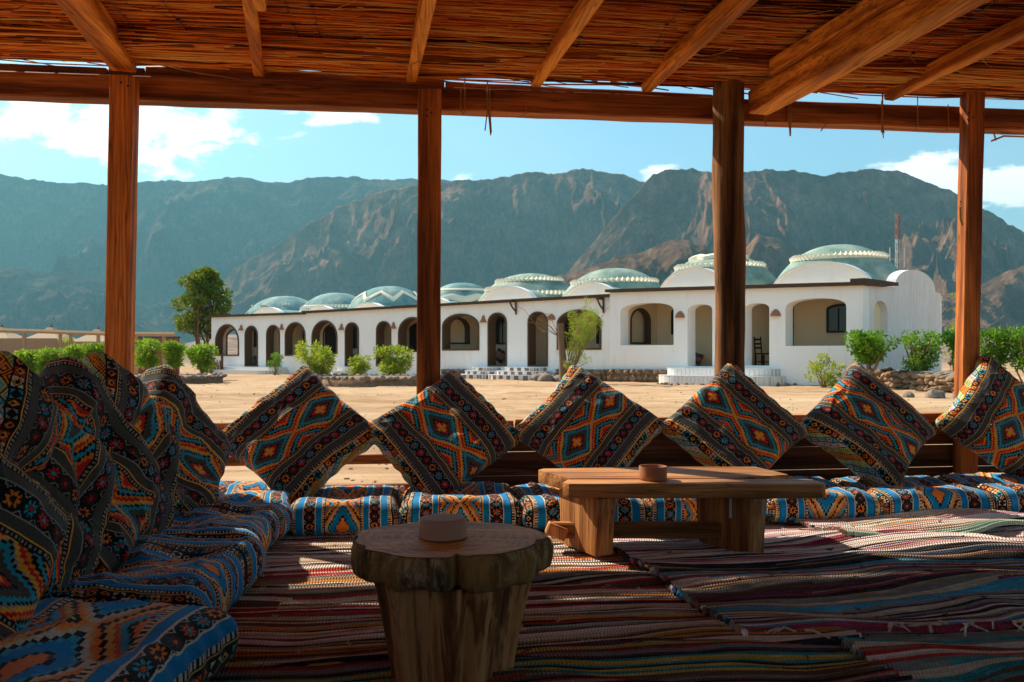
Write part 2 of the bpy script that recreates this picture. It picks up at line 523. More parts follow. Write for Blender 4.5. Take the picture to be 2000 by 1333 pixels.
def build_ground():
    k = 9.0
    u = np.linspace(-1, 1, 640)
    s = np.sinh(k * u) / np.sinh(k)
    X, Y = np.meshgrid(s * 5200, s * 5200 + 8)
    tag(grid_mesh('sand_ground', X, Y, ground_h(X, Y), mat_sand()), 'pale desert sand ground', kind='structure')
build_ground()
def build_pebbles():
    bm = bmesh.new(); bmesh.ops.create_icosphere(bm, subdivisions=1, radius=1)
    bv = np.array([tuple(v.co) for v in bm.verts]); bf = np.array([[v.index for v in f.verts] for f in bm.faces]); bm.free()
    r = np.random.RandomState(4); n = 1500
    d = 5.8 + 24 * r.uniform(size=n) ** 1.4; x = (r.uniform(-100, 2100, n) - 1000) / FPX * d
    s = r.uniform(.006, .022, n) * np.where(r.uniform(size=n) < .08, 2.2, 1)
    z = ground_h(x, d)
    V = bv[None] * s[:, None, None] * r.uniform(.6, 1.3, (n, 12, 1))[:, :len(bv)] * np.array([1.2, 1.0, .6]) + np.stack([x, d, z + s * .2], -1)[:, None]
    F = bf[None] + (np.arange(n) * len(bv))[:, None, None]
    me = bpy.data.meshes.new('pebbles'); me.from_pydata(V.reshape(-1, 3).tolist(), [], F.reshape(-1, 3).tolist()); me.materials.append(simple('pebble', (.30, .20, .13), .95, .4, 3)); me.update()
    o = bpy.data.objects.new('pebbles', me); COL.objects.link(o); tag(o, 'small pebbles scattered over the sand', 'pebbles', kind='stuff')
build_pebbles()

ROCK_L = mat_rock('far_rock', (.05, .036, .028), (.11, .075, .055), (.26, .18, .12))
ROCK_R = mat_rock('brown_rock', (.085, .040, .022), (.24, .118, .062), (.44, .25, .145))

def mountain(name, sky_px, rc, wfac, seed, mat, base_px=(-800, 2800), n_az=620, n_p=230, amp=.46, scale=1.0, label=None):
    px = np.linspace(base_px[0], base_px[1], n_az)
    xs = [p[0] for p in sky_px]; ys = [p[1] for p in sky_px]
    sky = np.interp(px, xs, ys)
    sky = sky + (fbm(px / 55, px * 0 + seed, 4, seed) - .5) * 10 + (fbm(px / 12, px * 0 + seed, 3, seed + 5) - .5) * 5
    el = np.maximum((HZ - sky) / FPX, 0.0)
    zc = el * rc
    p = np.concatenate([np.linspace(0, 1, n_p), np.linspace(1, 1.5, 14)[1:]])
    P, A = np.meshgrid(p, px, indexing='ij')
    ZC = np.broadcast_to(zc, P.shape)
    zmax = zc.max()
    W = zmax * wfac * (0.55 + .45 * ZC / zmax)
    D = rc - W * (1 - P)
    Xw = (A - 1000) / FPX * D
    prof = np.where(P <= 1, .16 * P + .84 * P ** 1.9, 1 - (P - 1) * 1.6)
    s = zmax * .38 * scale
    wx = Xw + (fbm(Xw / s, D / s, 3, seed + 20) - .5) * s * 1.1
    wy = D + (fbm(Xw / s + 5, D / s, 3, seed + 30) - .5) * s * 1.1
    rd = ridged(wx / (s * 1.5), wy / (s * 1.9), 6, seed + 40)
    fade = np.clip(P * 2.2, 0, 1) * np.clip((1.0 - P) * 3.0, 0.0, 1) + .008
    Z = ZC * prof + ZC * amp * (rd - .42) * fade + np.clip((1.02 - P) * 5, .12, 1) * ZC * .15 * (ridged(wx / s * 3.3, wy / s * 3.0, 5, seed + 50) - .4) * np.clip(P * 4, 0, 1)
    # shift gullies in plan, so the ridges read as spurs coming towards the viewer
    D2 = D - ZC * .75 * (rd - .42) * fade
    Xw = (A - 1000) / FPX * D2
    Z = np.where(P < .02, -3, Z)
    o = grid_mesh(name, Xw, D2, Z, mat)
    tag(o, label, kind='structure')
    return o

mountain('mountain', [(-900, 330), (-300, 350), (0, 342), (60, 352), (200, 358), (330, 351), (380, 356), (440, 346), (480, 343), (520, 352), (560, 357), (600, 349), (640, 343), (720, 350), (815, 352), (900, 358), (1100, 380), (1400, 420), (2800, 600)],
         3400, 1.5, 3, ROCK_L, label='far hazy mountain range')
mountain('mountain', [(340, 692), (400, 640), (440, 545), (480, 510), (530, 482), (600, 440), (660, 402), (740, 372), (840, 358), (900, 346), (960, 347), (1050, 337), (1140, 331), (1220, 343), (1258, 356), (1320, 400), (1400, 470), (1600, 640), (1700, 692)],
         2450, 1.35, 11, ROCK_R, (300, 1800), label='rugged brown mountain')
mountain('mountain', [(960, 692), (1040, 600), (1100, 545), (1150, 482), (1200, 425), (1250, 366), (1275, 340), (1300, 330), (1350, 327), (1400, 335), (1450, 333), (1550, 332), (1600, 340), (1700, 329), (1760, 335), (1800, 350), (1870, 380), (1920, 408), (1960, 428), (2000, 452), (2200, 530), (2700, 600)],
         1900, 1.25, 23, ROCK_R, (900, 2800), n_az=620, label='nearer brown mountain')
mountain('hill', [(-800, 500), (-100, 520), (0, 524), (60, 530), (130, 533), (200, 545), (260, 600), (330, 645), (380, 680), (420, 692)],
         2300, 2.0, 31, ROCK_L, (-800, 430), n_az=220, label='low dark hill')
mountain('hill', [(800, 692), (860, 600), (960, 580), (1080, 545), (1150, 522), (1250, 492), (1320, 470), (1380, 478), (1450, 525), (1500, 600), (1560, 692)],
         1250, 1.9, 47, ROCK_R, (790, 1570), n_az=220, amp=.22, label='smooth brown foothill')
mountain('hill', [(1330, 692), (1400, 560), (1440, 500), (1480, 455), (1530, 470), (1570, 560), (1640, 520), (1700, 560), (1780, 600), (1900, 560), (2000, 520), (2200, 500), (2800, 560)],
         1350, 1.6, 53, ROCK_R, (1300, 2800), n_az=260, label='rocky spur')
# gravel fan at the hill foot
def build_fan():
    px = np.linspace(-900, 2900, 120); d = np.concatenate([np.linspace(95, 300, 30), np.linspace(320, 1500, 30)])
    D, A = np.meshgrid(d, px, indexing='ij')
    X = (A - 1000) / FPX * D
    sl = np.interp(A, [300, 440], [.004, .026])
    Z = -.6 + (D - 95) * sl + (fbm(X / 40, D / 40, 4, 70) - .5) * np.clip((D - 95) / 100, 0, 1) * 9
    Z = np.where(D < 100, -.8, Z)
    t = NT('gravel')
    n = t.noise(t.wcoords((.05, .2, .2)), 1.0, 8, .7)
    t.color(t.ramp(n, [(.35, (.15, .105, .085)), (.6, (.31, .235, .19))])).rough(1).bump(n, 1, .8)
    t.b.inputs['Specular IOR Level'].default_value = 0
    tag(grid_mesh('gravel_slope', X, D, Z, t.mat), 'grey gravel slope below the hills', kind='structure')
build_fan()

HAZE_ON, HAZE_DENS = True, 0.00014
def build_haze():
    mb = MB().box((0, 0, 600 - 100), (12000, 12000, 1200))
    mb.v = [(x, y, -5.0 if z < 0 else 1150.0) for (x, y, z) in mb.v]
    t = bpy.data.materials.new('haze')
    t.use_nodes = True
    nt = t.node_tree; nt.nodes.clear()
    out = nt.nodes.new('ShaderNodeOutputMaterial'); v = nt.nodes.new('ShaderNodeVolumePrincipled')
    v.inputs['Color'].default_value = (.21, .51, .61, 1)
    v.inputs['Density'].default_value = HAZE_DENS
    v.inputs['Anisotropy'].default_value = 0.2
    nt.links.new(v.outputs[0], out.inputs['Volume'])
    tag(mb.build('haze', t), 'thin desert haze', kind='stuff')
if HAZE_ON: build_haze()

# ------------------------------------------------------------------ the domed guest houses
_A = at(440, 692, 43.5); _B = at(1690, 692, 25.5)
A0 = Vector((_A.x, _A.y)); B0 = Vector((_B.x, _B.y))
E2 = (B0 - A0).normalized()
W2 = Vector((4.4, 3.9)).normalized()

def hit(px, org, di):
    k = (px - 1000) / FPX
    return (k * org.y - org.x) / (di.x - k * di.y)
def sx(px, t=0.0):
    return hit(px, A0 + W2 * t, E2)
def dep(s, t=0.0):
    return A0.y + E2.y * s + W2.y * t
def zz(py, s, t=0.0):
    return EYE + (HZ - py) / FPX * dep(s, t)
def bp(s, t, z):
    p = A0 + E2 * s + W2 * t
    return Vector((p.x, p.y, z))
def fmap(s, z, t): return bp(s, t, z)

def arch_outline(s0, s1, z0, z1, rise, n=14, pw=1.0):
    """Opening: flat sill z0, crown z1, arc of the given rise."""
    pts = [(s0, z0), (s1, z0)]
    c = (s0 + s1) / 2; h = (s1 - s0) / 2
    for i in range(n + 1):
        a = math.pi * i / n
        pts.append((c + h * math.cos(a), z1 - rise + rise * (math.sin(a) ** pw)))
    return pts
def inset(o, d):
    c = (sum(p[0] for p in o) / len(o), sum(p[1] for p in o) / len(o))
    xs = [p[0] for p in o]; ys = [p[1] for p in o]
    w = max(xs) - min(xs); h = max(ys) - min(ys)
    cx = (max(xs) + min(xs)) / 2; cy_ = (max(ys) + min(ys)) / 2
    return [(cx + (p[0] - cx) * (1 - 2 * d / w), cy_ + (p[1] - cy_) * (1 - 2 * d / h)) for p in o]

WT = .30          # wall thickness
#            kind, px0, px1, y top, y bottom, rise fraction of half width, framed
BLOCKS = [
    ('left', 413, 598.2, 621, [('w', 421, 467, 633.5, 695.6, .95), ('d', 478.6, 504, 636.5, 716, .95), ('d', 520.6, 547, 635, 716, .95), ('w', 557, 597.0, 629.6, 695.6, .9)], [418, 512, 600]),
    ('middle', 598.6, 1196.6, 613, [('w', 610, 660, 626, 693, .9), ('d', 675, 702, 630, 716, .95), ('d', 736, 765, 627.5, 716, .95), ('w', 779, 834, 619.6, 688, .85),
                                ('w', 865, 937, 613, 685, .55), ('d', 954, 991, 611, 716, .85), ('d', 1032, 1071, 609, 716, .85), ('w', 1089, 1175.5, 605, 683.6, .55)], [606, 720, 850, 1012, 1190]),
    ('right', 1197, 1690, 572, [('W', 1217.5, 1321.6, 592.4, 674.6, .3), ('D', 1348.6, 1397, 595, 716, .5), ('D', 1459.4, 1508, 593, 714.5, .5), ('W', 1539.5, 1658, 583.4, 676, .33)], [1206, 1432, 1690]),
]
def base_z(s):
    return zz(718.5, s) if True else 0
BL = {}
def build_block(name, p0, p1, topy, ops, parts, label):
    s0, s1 = sx(p0), sx(p1)
    root = empty('guest_house', bp((s0 + s1) / 2, 1, 0))
    tag(root, label, 'house', 'white domed guest houses in a row')
    o = root.location.copy()
    def put(nm, mb, mat, smooth=None, par=root, kind=None, lab=None):
        ob = mb.build(nm, mat, None, smooth, o)
        ob.location = (0, 0, 0); ob.parent = par
        if kind: ob['kind'] = kind
        if lab: ob['label'] = lab
        return ob
    ztop = {'left': 2.80, 'middle': 3.06, 'right': 3.22}[name]
    zb = -.06
    # front wall with its arched openings
    holes = []; frames = []
    for (k, a, b, yt, yb, rf) in ops:
        sa, sb = sx(a), sx(b)
        sm = (sa + sb) / 2
        z1, z0 = zz(yt, sm), zz(yb, sm)
        rise = (sb - sa) / 2 * rf
        if k in 'WD': ho = arch_outline(sa, sb, z0, z1, rise, 16, .75)
        else: ho = arch_outline(sa, sb, z0, z1, rise)
        holes.append(ho); frames.append((k, ho))
    ztl, ztr = zz(topy, s0), None
    if name == 'left': zl, zr = zz(620.5, s0), zz(614.5, s1)
    elif name == 'middle': zl, zr = zz(612.5, s0), zz(580.5, s1)
    else: zl, zr = zz(572.5, s0), zz(558.5, s1)
    off = {'left': 0.0, 'middle': -.02, 'right': -.18}[name]
    outer = [(s0, zb), (s1, zb), (s1, zr), (s0, zl)]
    wall = put('wall', MB().plate(outer, holes, fmap, off, WT), MAT['plaster'])
    for (k, ho) in frames:
        if k in 'wd':
            put('door_frame' if k == 'd' else 'window_frame', MB().plate(inset(ho, -.004), [inset(ho, .075 if k == 'w' else .06)], fmap, -.035 + off, WT + .05), MAT['brown'])
    # dark roof edge
    n = max(2, int((s1 - s0) / 2.6)); mb = MB()
    def ztop_at(s): return zl + (zr - zl) * (s - s0) / (s1 - s0)
    ext = .16 if name == 'right' else 0.02
    for i in range(n):
        a = s0 - .06 + (s1 - s0 + .06 + ext) * i / n; b = s0 - .06 + (s1 - s0 + .06 + ext) * (i + 1) / n - .012
        za, zb_ = ztop_at(a) + rng.uniform(-.008, .008), ztop_at(b) + rng.uniform(-.008, .008)
        vs = []
        for (s, z) in ((a, za), (b, zb_)):
            for t in (off - .20, 1.2):
                for dz in (.004 + (.03 if t > 1 else 0), .115 + (.03 if t > 1 else 0)):
                    vs.append(bp(s, t, z + dz))
        mb.add(vs, [(0, 1, 3, 2), (4, 6, 7, 5), (0, 4, 5, 1), (2, 3, 7, 6), (0, 2, 6, 4), (1, 5, 7, 3)])
    put('roof_edge', mb, MAT['fascia'])
    # roof slab and porch floor, back wall and partitions
    zf = zz(716.5, (s0 + s1) / 2)
    zr0 = min(zl, zr) - .02
    mb = MB().add([bp(s0 + .01, WT + .01, zl - .22), bp(s1 - .01, WT + .01, zr - .22), bp(s1 - .01, 6.4, zr - .22), bp(s0 + .01, 6.4, zl - .22),
                   bp(s0 + .01, WT + .01, zl - .02), bp(s1 - .01, WT + .01, zr - .02), bp(s1 - .01, 6.4, zr - .02), bp(s0 + .01, 6.4, zl - .02)],
                  [(0, 3, 2, 1), (4, 5, 6, 7), (0, 1, 5, 4), (1, 2, 6, 5), (2, 3, 7, 6), (3, 0, 4, 7)])
    put('roof', mb, MAT['beige'])
    z2 = zz(717, s0), zz(717, s1)
    mb = MB().add([bp(s0 + .01, WT + .004, zb), bp(s1 - .01, WT + .004, zb), bp(s1 - .01, 2.3, zb), bp(s0 + .01, 2.3, zb),
                   bp(s0 + .01, WT + .004, z2[0]), bp(s1 - .01, WT + .004, z2[1]), bp(s1 - .01, 2.3, z2[1]), bp(s0 + .01, 2.3, z2[0])],
                  [(0, 3, 2, 1), (4, 5, 6, 7), (0, 1, 5, 4), (1, 2, 6, 5), (2, 3, 7, 6), (3, 0, 4, 7)])
    put('porch_floor', mb, MAT['grout'])
    mb = MB().add([bp(s0 + .012, 2.3, zb), bp(s1 - .012, 2.3, zb), bp(s1 - .012, 2.5, zb), bp(s0 + .012, 2.5, zb),
                   bp(s0 + .012, 2.3, zl - .23), bp(s1 - .012, 2.3, zr - .23), bp(s1 - .012, 2.5, zr - .23), bp(s0 + .012, 2.5, zl - .23)],
                  [(0, 3, 2, 1), (4, 5, 6, 7), (0, 1, 5, 4), (1, 2, 6, 5), (2, 3, 7, 6), (3, 0, 4, 7)])
    put('back_wall', mb, MAT['beige'])
    # room block behind
    mb = MB().add([bp(s0 + .015, 2.51, zb), bp(s1 - .015, 2.51, zb), bp(s1 - .015, 6.35, zb), bp(s0 + .015, 6.35, zb),
                   bp(s0 + .015, 2.51, zl - .24), bp(s1 - .015, 2.51, zr - .24), bp(s1 - .015, 6.35, zr - .24), bp(s0 + .015, 6.35, zl - .24)],
                  [(0, 3, 2, 1), (4, 5, 6, 7), (0, 1, 5, 4), (1, 2, 6, 5), (2, 3, 7, 6), (3, 0, 4, 7)])
    put('room_block', mb, MAT['plaster'])
    for i, p in enumerate(parts):
        if name == 'right' and i == 2: continue
        sp = sx(p)
        arch = p in (418, 606, 850, 1206, 600)
        zt = ztop_at(sp) - .235
        outl = [(WT + .012, zb + .01), (2.288, zb + .01), (2.288, zt), (WT + .012, zt)]
        hs = []
        if arch:
            hs = [arch_outline(.62, 1.85, zz(697 if p < 700 else 672, sp), zz(642 if p < 500 else (632 if p < 700 else (619 if p < 1000 else 600)), sp), .5)]
        put('partition', MB().plate(outl, hs, lambda t, z, e, sp=sp: bp(sp + e, t, z), -.09, .09), MAT['beige'])
        if arch and p not in (600,):
            put('window_frame', MB().plate(inset(hs[0], -.003), [inset(hs[0], .07)], lambda t, z, e, sp=sp: bp(sp + e, t, z), -.12, .12), MAT['brown'])
    return root, put, (s0, s1, zl, zr)

labs = {'left': 'white house with two small teal domes beside the green tree', 'middle': 'long white house of brown framed arches with beaded domes', 'right': 'largest white house with the tallest green dome and plain openings'}
for (nm, p0, p1, topy, ops, parts) in BLOCKS:
    BL[nm] = build_block(nm, p0, p1, topy, ops, parts, labs[nm])

# dark doors and windows on the porch back walls
def back_open(block, kind, a, b, yt, yb, rf=.9, t=2.25):
    root, put, _ = BL[block]
    sa, sb = sx(a, t), sx(b, t); sm = (sa + sb) / 2
    z1, z0 = zz(yt, sm, t), zz(yb, sm, t)
    ol = arch_outline(sa, sb, z0, z1, (sb - sa) / 2 * rf)
    fr = put('door' if kind == 'd' else 'window', MB().plate(ol, [inset(ol, .07)], fmap, t - .05, t + .045), MAT['dark_door'])
    if kind == 'w':
        put('pane', MB().plate(inset(ol, .071), [], fmap, t - .01, t + .02), MAT['glass'], None, fr)
        mb = MB()
        for f in (.36, .64):
            s = sa + (sb - sa) * f
            mb.box(bp(s, t - .02, (z0 + z1 - .1) / 2), (.035, .035, z1 - z0 - .22))
        put('glazing_bar', mb, MAT['dark_door'], None, fr)
    else:
        put('door_leaf', MB().plate(inset(ol, .071), [], fmap, t - .02, t + .03), MAT['dark_door'], None, fr)
for a in (('left', 'w', 493, 504.5, 639, 678), ('left', 'd', 585, 600, 637, 716), ('middle', 'w', 686, 702, 637, 681), ('middle', 'd', 797, 837, 631, 716),
          ('middle', 'w', 964, 992, 619, 673), ('middle', 'd', 1098, 1122, 616, 715), ('middle', 'w', 1166, 1184, 622, 672), ('middle', 'd', 636, 655, 638, 714),
          ('right', 'w', 1312, 1338, 600, 654), ('right', 'w', 1615, 1680, 594, 650, .3), ('right', 'd', 1540, 1549, 599, 714, .2), ('right', 'd', 1502, 1512, 598, 714, .2)):
    back_open(*a)

# right end wall of the last house, with its rounded gable and niche
def end_wall():
    root, put, (s0, s1, zl, zr) = BL['right']
    B3 = bp(s1, 0, 0); Bx = Vector((B3.x, B3.y))
    def tpx(px): return hit(px, Bx, W2)
    def zt(py, t): return EYE + (HZ - py) / FPX * (Bx.y + W2.y * t)
    m = lambda t, z, e: bp(s1 + e, t, z)
    t_b0, t_b1, t_end = tpx(1748), tpx(1826), tpx(1836.5)
    tc, hw = (t_b0 + t_b1) / 2, (t_b1 - t_b0) / 2
    zflat = zr + .05
    zcrown = zt(528, tc)
    ol = [(WT + .003, -.06), (t_end, -.06), (t_end, zflat + .02)]
    n = 18
    for i in range(n + 1):
        a = math.pi * i / n
        ol.append((tc + hw * math.cos(a), zflat + .03 + (zcrown - zflat - .03) * math.sin(a) ** .85))
    ol.append((WT + .003, zflat))
    na, nb = tpx(1705), tpx(1733)
    niche = arch_outline(na, nb, zt(676, na), zt(588, (na + nb) / 2), (nb - na) / 2, 14, .7)
    put('end_wall', MB().plate(ol, [niche], m, -.30, .012), MAT['plaster_streak'])
    put('niche_back', MB().plate(inset(niche, -.03), [], m, -.29, -.20), MAT['beige'])
    # roof edge returning along the side
    mb = MB()
    vs = []
    for t in (-.36, t_b0 - .1):
        for e in (-.3, .15):
            for dz in (.06, .17): vs.append(bp(s1 + e, t, zflat + dz - (.0 if t < 0 else .0)))
    mb.add(vs, [(0, 1, 3, 2), (4, 6, 7, 5), (0, 4, 5, 1), (2, 3, 7, 6), (0, 2, 6, 4), (1, 5, 7, 3)])
    put('roof_edge', mb, MAT['fascia'])
end_wall()

# domes
def mat_dome(name, col, warm):
    t = NT(name)
    w = t.wcoords()
    n = t.noise(w, 1.3, 7, .65); f = t.noise(w, 18, 5, .6)
    c = t.ramp(n, [(.32, [x * .55 for x in col]), (.5, col), (.68, warm)])
    c = t.mix(t.m('MULTIPLY', f, .35), c, [x * .6 for x in col])
    t.color(c).rough(.85).bump(f, .4, .03)
    return t.mat
DOME_B = mat_dome('turquoise_dome', (.16, .32, .32), (.42, .43, .35))
DOME_G = mat_dome('sage_dome', (.25, .36, .30), (.48, .48, .38))

def dome(block, pa, pb, ytop, mat, trim, t=4.4, lun=None):
    root, put, (s0, s1, zl, zr) = BL[block]
    sa, sb = sx(pa, t), sx(pb, t)
    sc, rs = (sa + sb) / 2, (sb - sa) / 2
    zbase = zl + (zr - zl) * (sc - s0) / (s1 - s0) - .06
    h = zz(ytop, sc, t) - zbase
    rt = min(1.75, rs * .95)
    def pt(r, ang, lift=0.0):
        # r: 0 crown .. 1 rim
        z = zbase + h * max(0.0, 1 - r ** 2.3) ** .78 + lift
        return bp(sc + rs * r * math.cos(ang), t + rt * r * math.sin(ang), z)
    mb = MB(); n = 56; rr = [i / 22 for i in range(23)]
    vs = []; fs = []
    for r in rr:
        for k in range(n): vs.append(pt(r if r > 0 else .001, 2 * math.pi * k / n))
    for i in range(len(rr) - 1):
        for k in range(n): fs.append((i * n + k, i * n + (k + 1) % n, (i + 1) * n + (k + 1) % n, (i + 1) * n + k))
    mb.add(vs, fs)
    d = put('dome', mb, mat, 180)
    def band(r0, r1, a0, a1, lift, mat=MAT['cream'], seg=48, zig=0, nz=10):
        mb = MB(); vs = []; fs = []
        for i in range(seg + 1):
            a = a0 + (a1 - a0) * i / seg
            dr = zig * (2 * abs(2 * ((i / seg * nz) % 1) - 1) - 1)
            for (r, l) in ((r0 + dr, -.02), (r0 + dr, lift), (r1 + dr, lift), (r1 + dr, -.02)): vs.append(pt(r, a, l))
        for i in range(seg):
            for j in range(4):
                fs.append((i * 4 + j, i * 4 + (j + 1) % 4, (i + 1) * 4 + (j + 1) % 4, (i + 1) * 4 + j))
        mb.add(vs, fs + [(0, 1, 2, 3), (seg * 4, seg * 4 + 3, seg * 4 + 2, seg * 4 + 1)])
        put('moulding', mb, mat, 40, d)
    def teeth(r, a0, a1, cnt, sz, lean=1.0):
        mb = MB()
        for i in range(cnt):
            a = a0 + (a1 - a0) * (i + .5) / cnt
            p = pt(r, a, 0)
            q = pt(r + .06, a, 0); out = (q - p); out.z = 0
            if out.length > 0: out.normalize()
            tang = Vector((-out.y, out.x, 0))
            w = sz * .5
            vs = [p + tang * w - Vector((0, 0, .03)) - out * .1, p - tang * w - Vector((0, 0, .03)) - out * .1, p - tang * w + out * .06 - Vector((0, 0, .05)), p + tang * w + out * .06 - Vector((0, 0, .05)),
                  p + Vector((0, 0, sz * .95)) - out * .02, p + out * (sz * .55) * lean + Vector((0, 0, sz * .45))]
            mb.add(vs, [(0, 1, 2, 3), (0, 1, 4), (2, 3, 5), (0, 4, 5, 3), (1, 2, 5, 4)])
        tt = put('teeth_ring', mb, MAT['cream'], None, d); tt['kind'] = 'stuff'
    P = math.pi
    if trim == 'horn':
        for a in (-2.35, -1.57, -.8):
            mb = MB()
            for k in (-.09, 0, .09):
                p = pt(.74, a + k); mb.tube([p, p + Vector((0, -.03, .05)), p + Vector((.05 if k >= 0 else -.05, -.05, .10))], [.05, .04, .015], 6)
            put('horn', mb, MAT['cream'], 60, d)
    if trim == 'dentil': band(.80, .86, 0, 2 * P, .03); teeth(.84, 0, 2 * P, 64, .12)
    if trim == 'zigzag': band(.66, .73, 0, 2 * P, .07, seg=80, zig=.10, nz=8)
    if trim == 'double': band(.60, .64, 0, 2 * P, .05); band(.80, .88, 0, 2 * P, .10, seg=80, zig=.03, nz=8)
    if trim == 'rings': band(.53, .57, 0, 2 * P, .03); teeth(.57, 0, 2 * P, 48, .18); band(.82, .86, -1.5, .9, .03); teeth(.86, -1.5, .9, 26, .19); band(.72, .76, -3.0, -1.6, .03); teeth(.76, -3.0, -1.6, 16, .19)
    if trim == 'rings2': band(.68, .72, 0, 2 * P, .03); teeth(.72, 0, 2 * P, 52, .19); band(.88, .91, -1.3, .8, .03); teeth(.91, -1.3, .8, 27, .19)
    if trim == 'curl':
        band(.62, .66, 0, 2 * P, .04); teeth(.66, 0, 2 * P, 50, .21); band(.40, .47, -2.4, -.2, .14, seg=30, zig=.03, nz=3)
    if trim == 'big': band(.60, .64, 0, 2 * P, .04, MAT['cream'], 64); teeth(.645, 0, 2 * P, 60, .23)
    if lun:
        la, lb, ly = lun
        t2 = 2.1
        a, b = sx(la, t2), sx(lb, t2); c = (a + b) / 2; hw = (b - a) / 2
        zt_ = zz(ly, c, t2)
        zb_ = zbase - .2
        def lo(grow):
            return [(c - hw - grow, zb_), (c + hw + grow, zb_)] + [(c + (hw + grow) * math.cos(P * i / 20), zb_ + .2 + (zt_ + grow - zb_ - .2) * math.sin(P * i / 20) ** 1.05) for i in range(21)]
        put('vault_front', MB().plate(lo(0), [], fmap, t2 - .02, t2 + .2), MAT['plaster'])
        # barrel behind, joining the dome
        put('vault', MB().plate(lo(-.05), [], fmap, t2 + .21, t2 + 1.5), mat)
        ed = lo(.0); eo = lo(.07)
        put('vault_rim', MB().plate(eo, [inset(ed, .015)], fmap, t2 - .09, t2 + .18), MAT['plaster'])
dome('left', 492, 621, 579, DOME_B, 'horn', lun=(494, 553, 603))
dome('left', 597, 718, 572.5, DOME_B, 'dentil', lun=(600, 653, 600))
dome('middle', 690, 832, 559.5, DOME_B, 'zigzag', lun=(690, 752, 594))
dome('middle', 838, 968, 553, DOME_B, 'double', lun=(822, 881, 585))
dome('middle', 938, 1136, 535, DOME_G, 'rings', lun=(939, 1047, 562))
dome('middle', 1100, 1306, 524.5, DOME_G, 'rings2', lun=(1103, 1206, 555))
dome('right', 1290, 1530, 497, DOME_G, 'curl', lun=(1291, 1422, 526))
dome('right', 1508, 1778, 478.5, DOME_G, 'big', t=4.4, lun=(1510, 1704, 515))

# wall lamps, brackets
def sconce(block, px, py, flip=1.0):
    root, put, _ = BL[block]
    s = sx(px); z = zz(py, s); w = .17
    off = -.18 if block == 'right' else -.02
    mb = MB()
    n = 10; rows = [(0.0, .22), (.06, .16), (.16, .10), (.30, .06)] if flip > 0 else [(0, .21), (.08, .20), (.16, .15), (.24, .05)]
    vs = []; fs = []
    for (h, r) in rows:
        for k in range(n + 1):
            a = math.pi * k / n
            vs.append(bp(s + r * math.cos(a) * .8, off - .004 - r * math.sin(a) * .9, z - .15 + h))
    for i in range(len(rows) - 1):
        for k in range(n): fs.append((i * (n + 1) + k, i * (n + 1) + k + 1, (i + 1) * (n + 1) + k + 1, (i + 1) * (n + 1) + k))
    fs.append(tuple((len(rows) - 1) * (n + 1) + k for k in range(n + 1)))
    mb.add(vs, fs)
    put('wall_lamp', mb, MAT['clay'], 40)
for b, x, y in (('left', 472.5, 640.5), ('left', 551.5, 639), ('middle', 668.5, 639), ('middle', 770, 636), ('middle', 945.5, 623.5)): sconce(b, x, y)
for b, x, y in (('middle', 1078.5, 618), ('right', 1335, 613.5), ('right', 1521, 610)): sconce(b, x, y, -1)
def bracket(px, py):
    root, put, _ = BL['middle']
    s = sx(px); z = zz(py, s)
    mb = MB()
    mb.box(bp(s, -.06, z), (.07, .07, .62)); mb.box(bp(s, -.28, z + .24), (.08, .5, .09), Matrix.Rotation(-.6, 3, 'Z'))
    mb.tube([bp(s, -.05, z - .2), bp(s, -.25, z - .03), bp(s, -.42, z + .22)], [.035, .035, .035], 6)
    put('roof_bracket', mb, MAT['brown'], 40)
bracket(1009.5, 600); bracket(1180.5, 596)

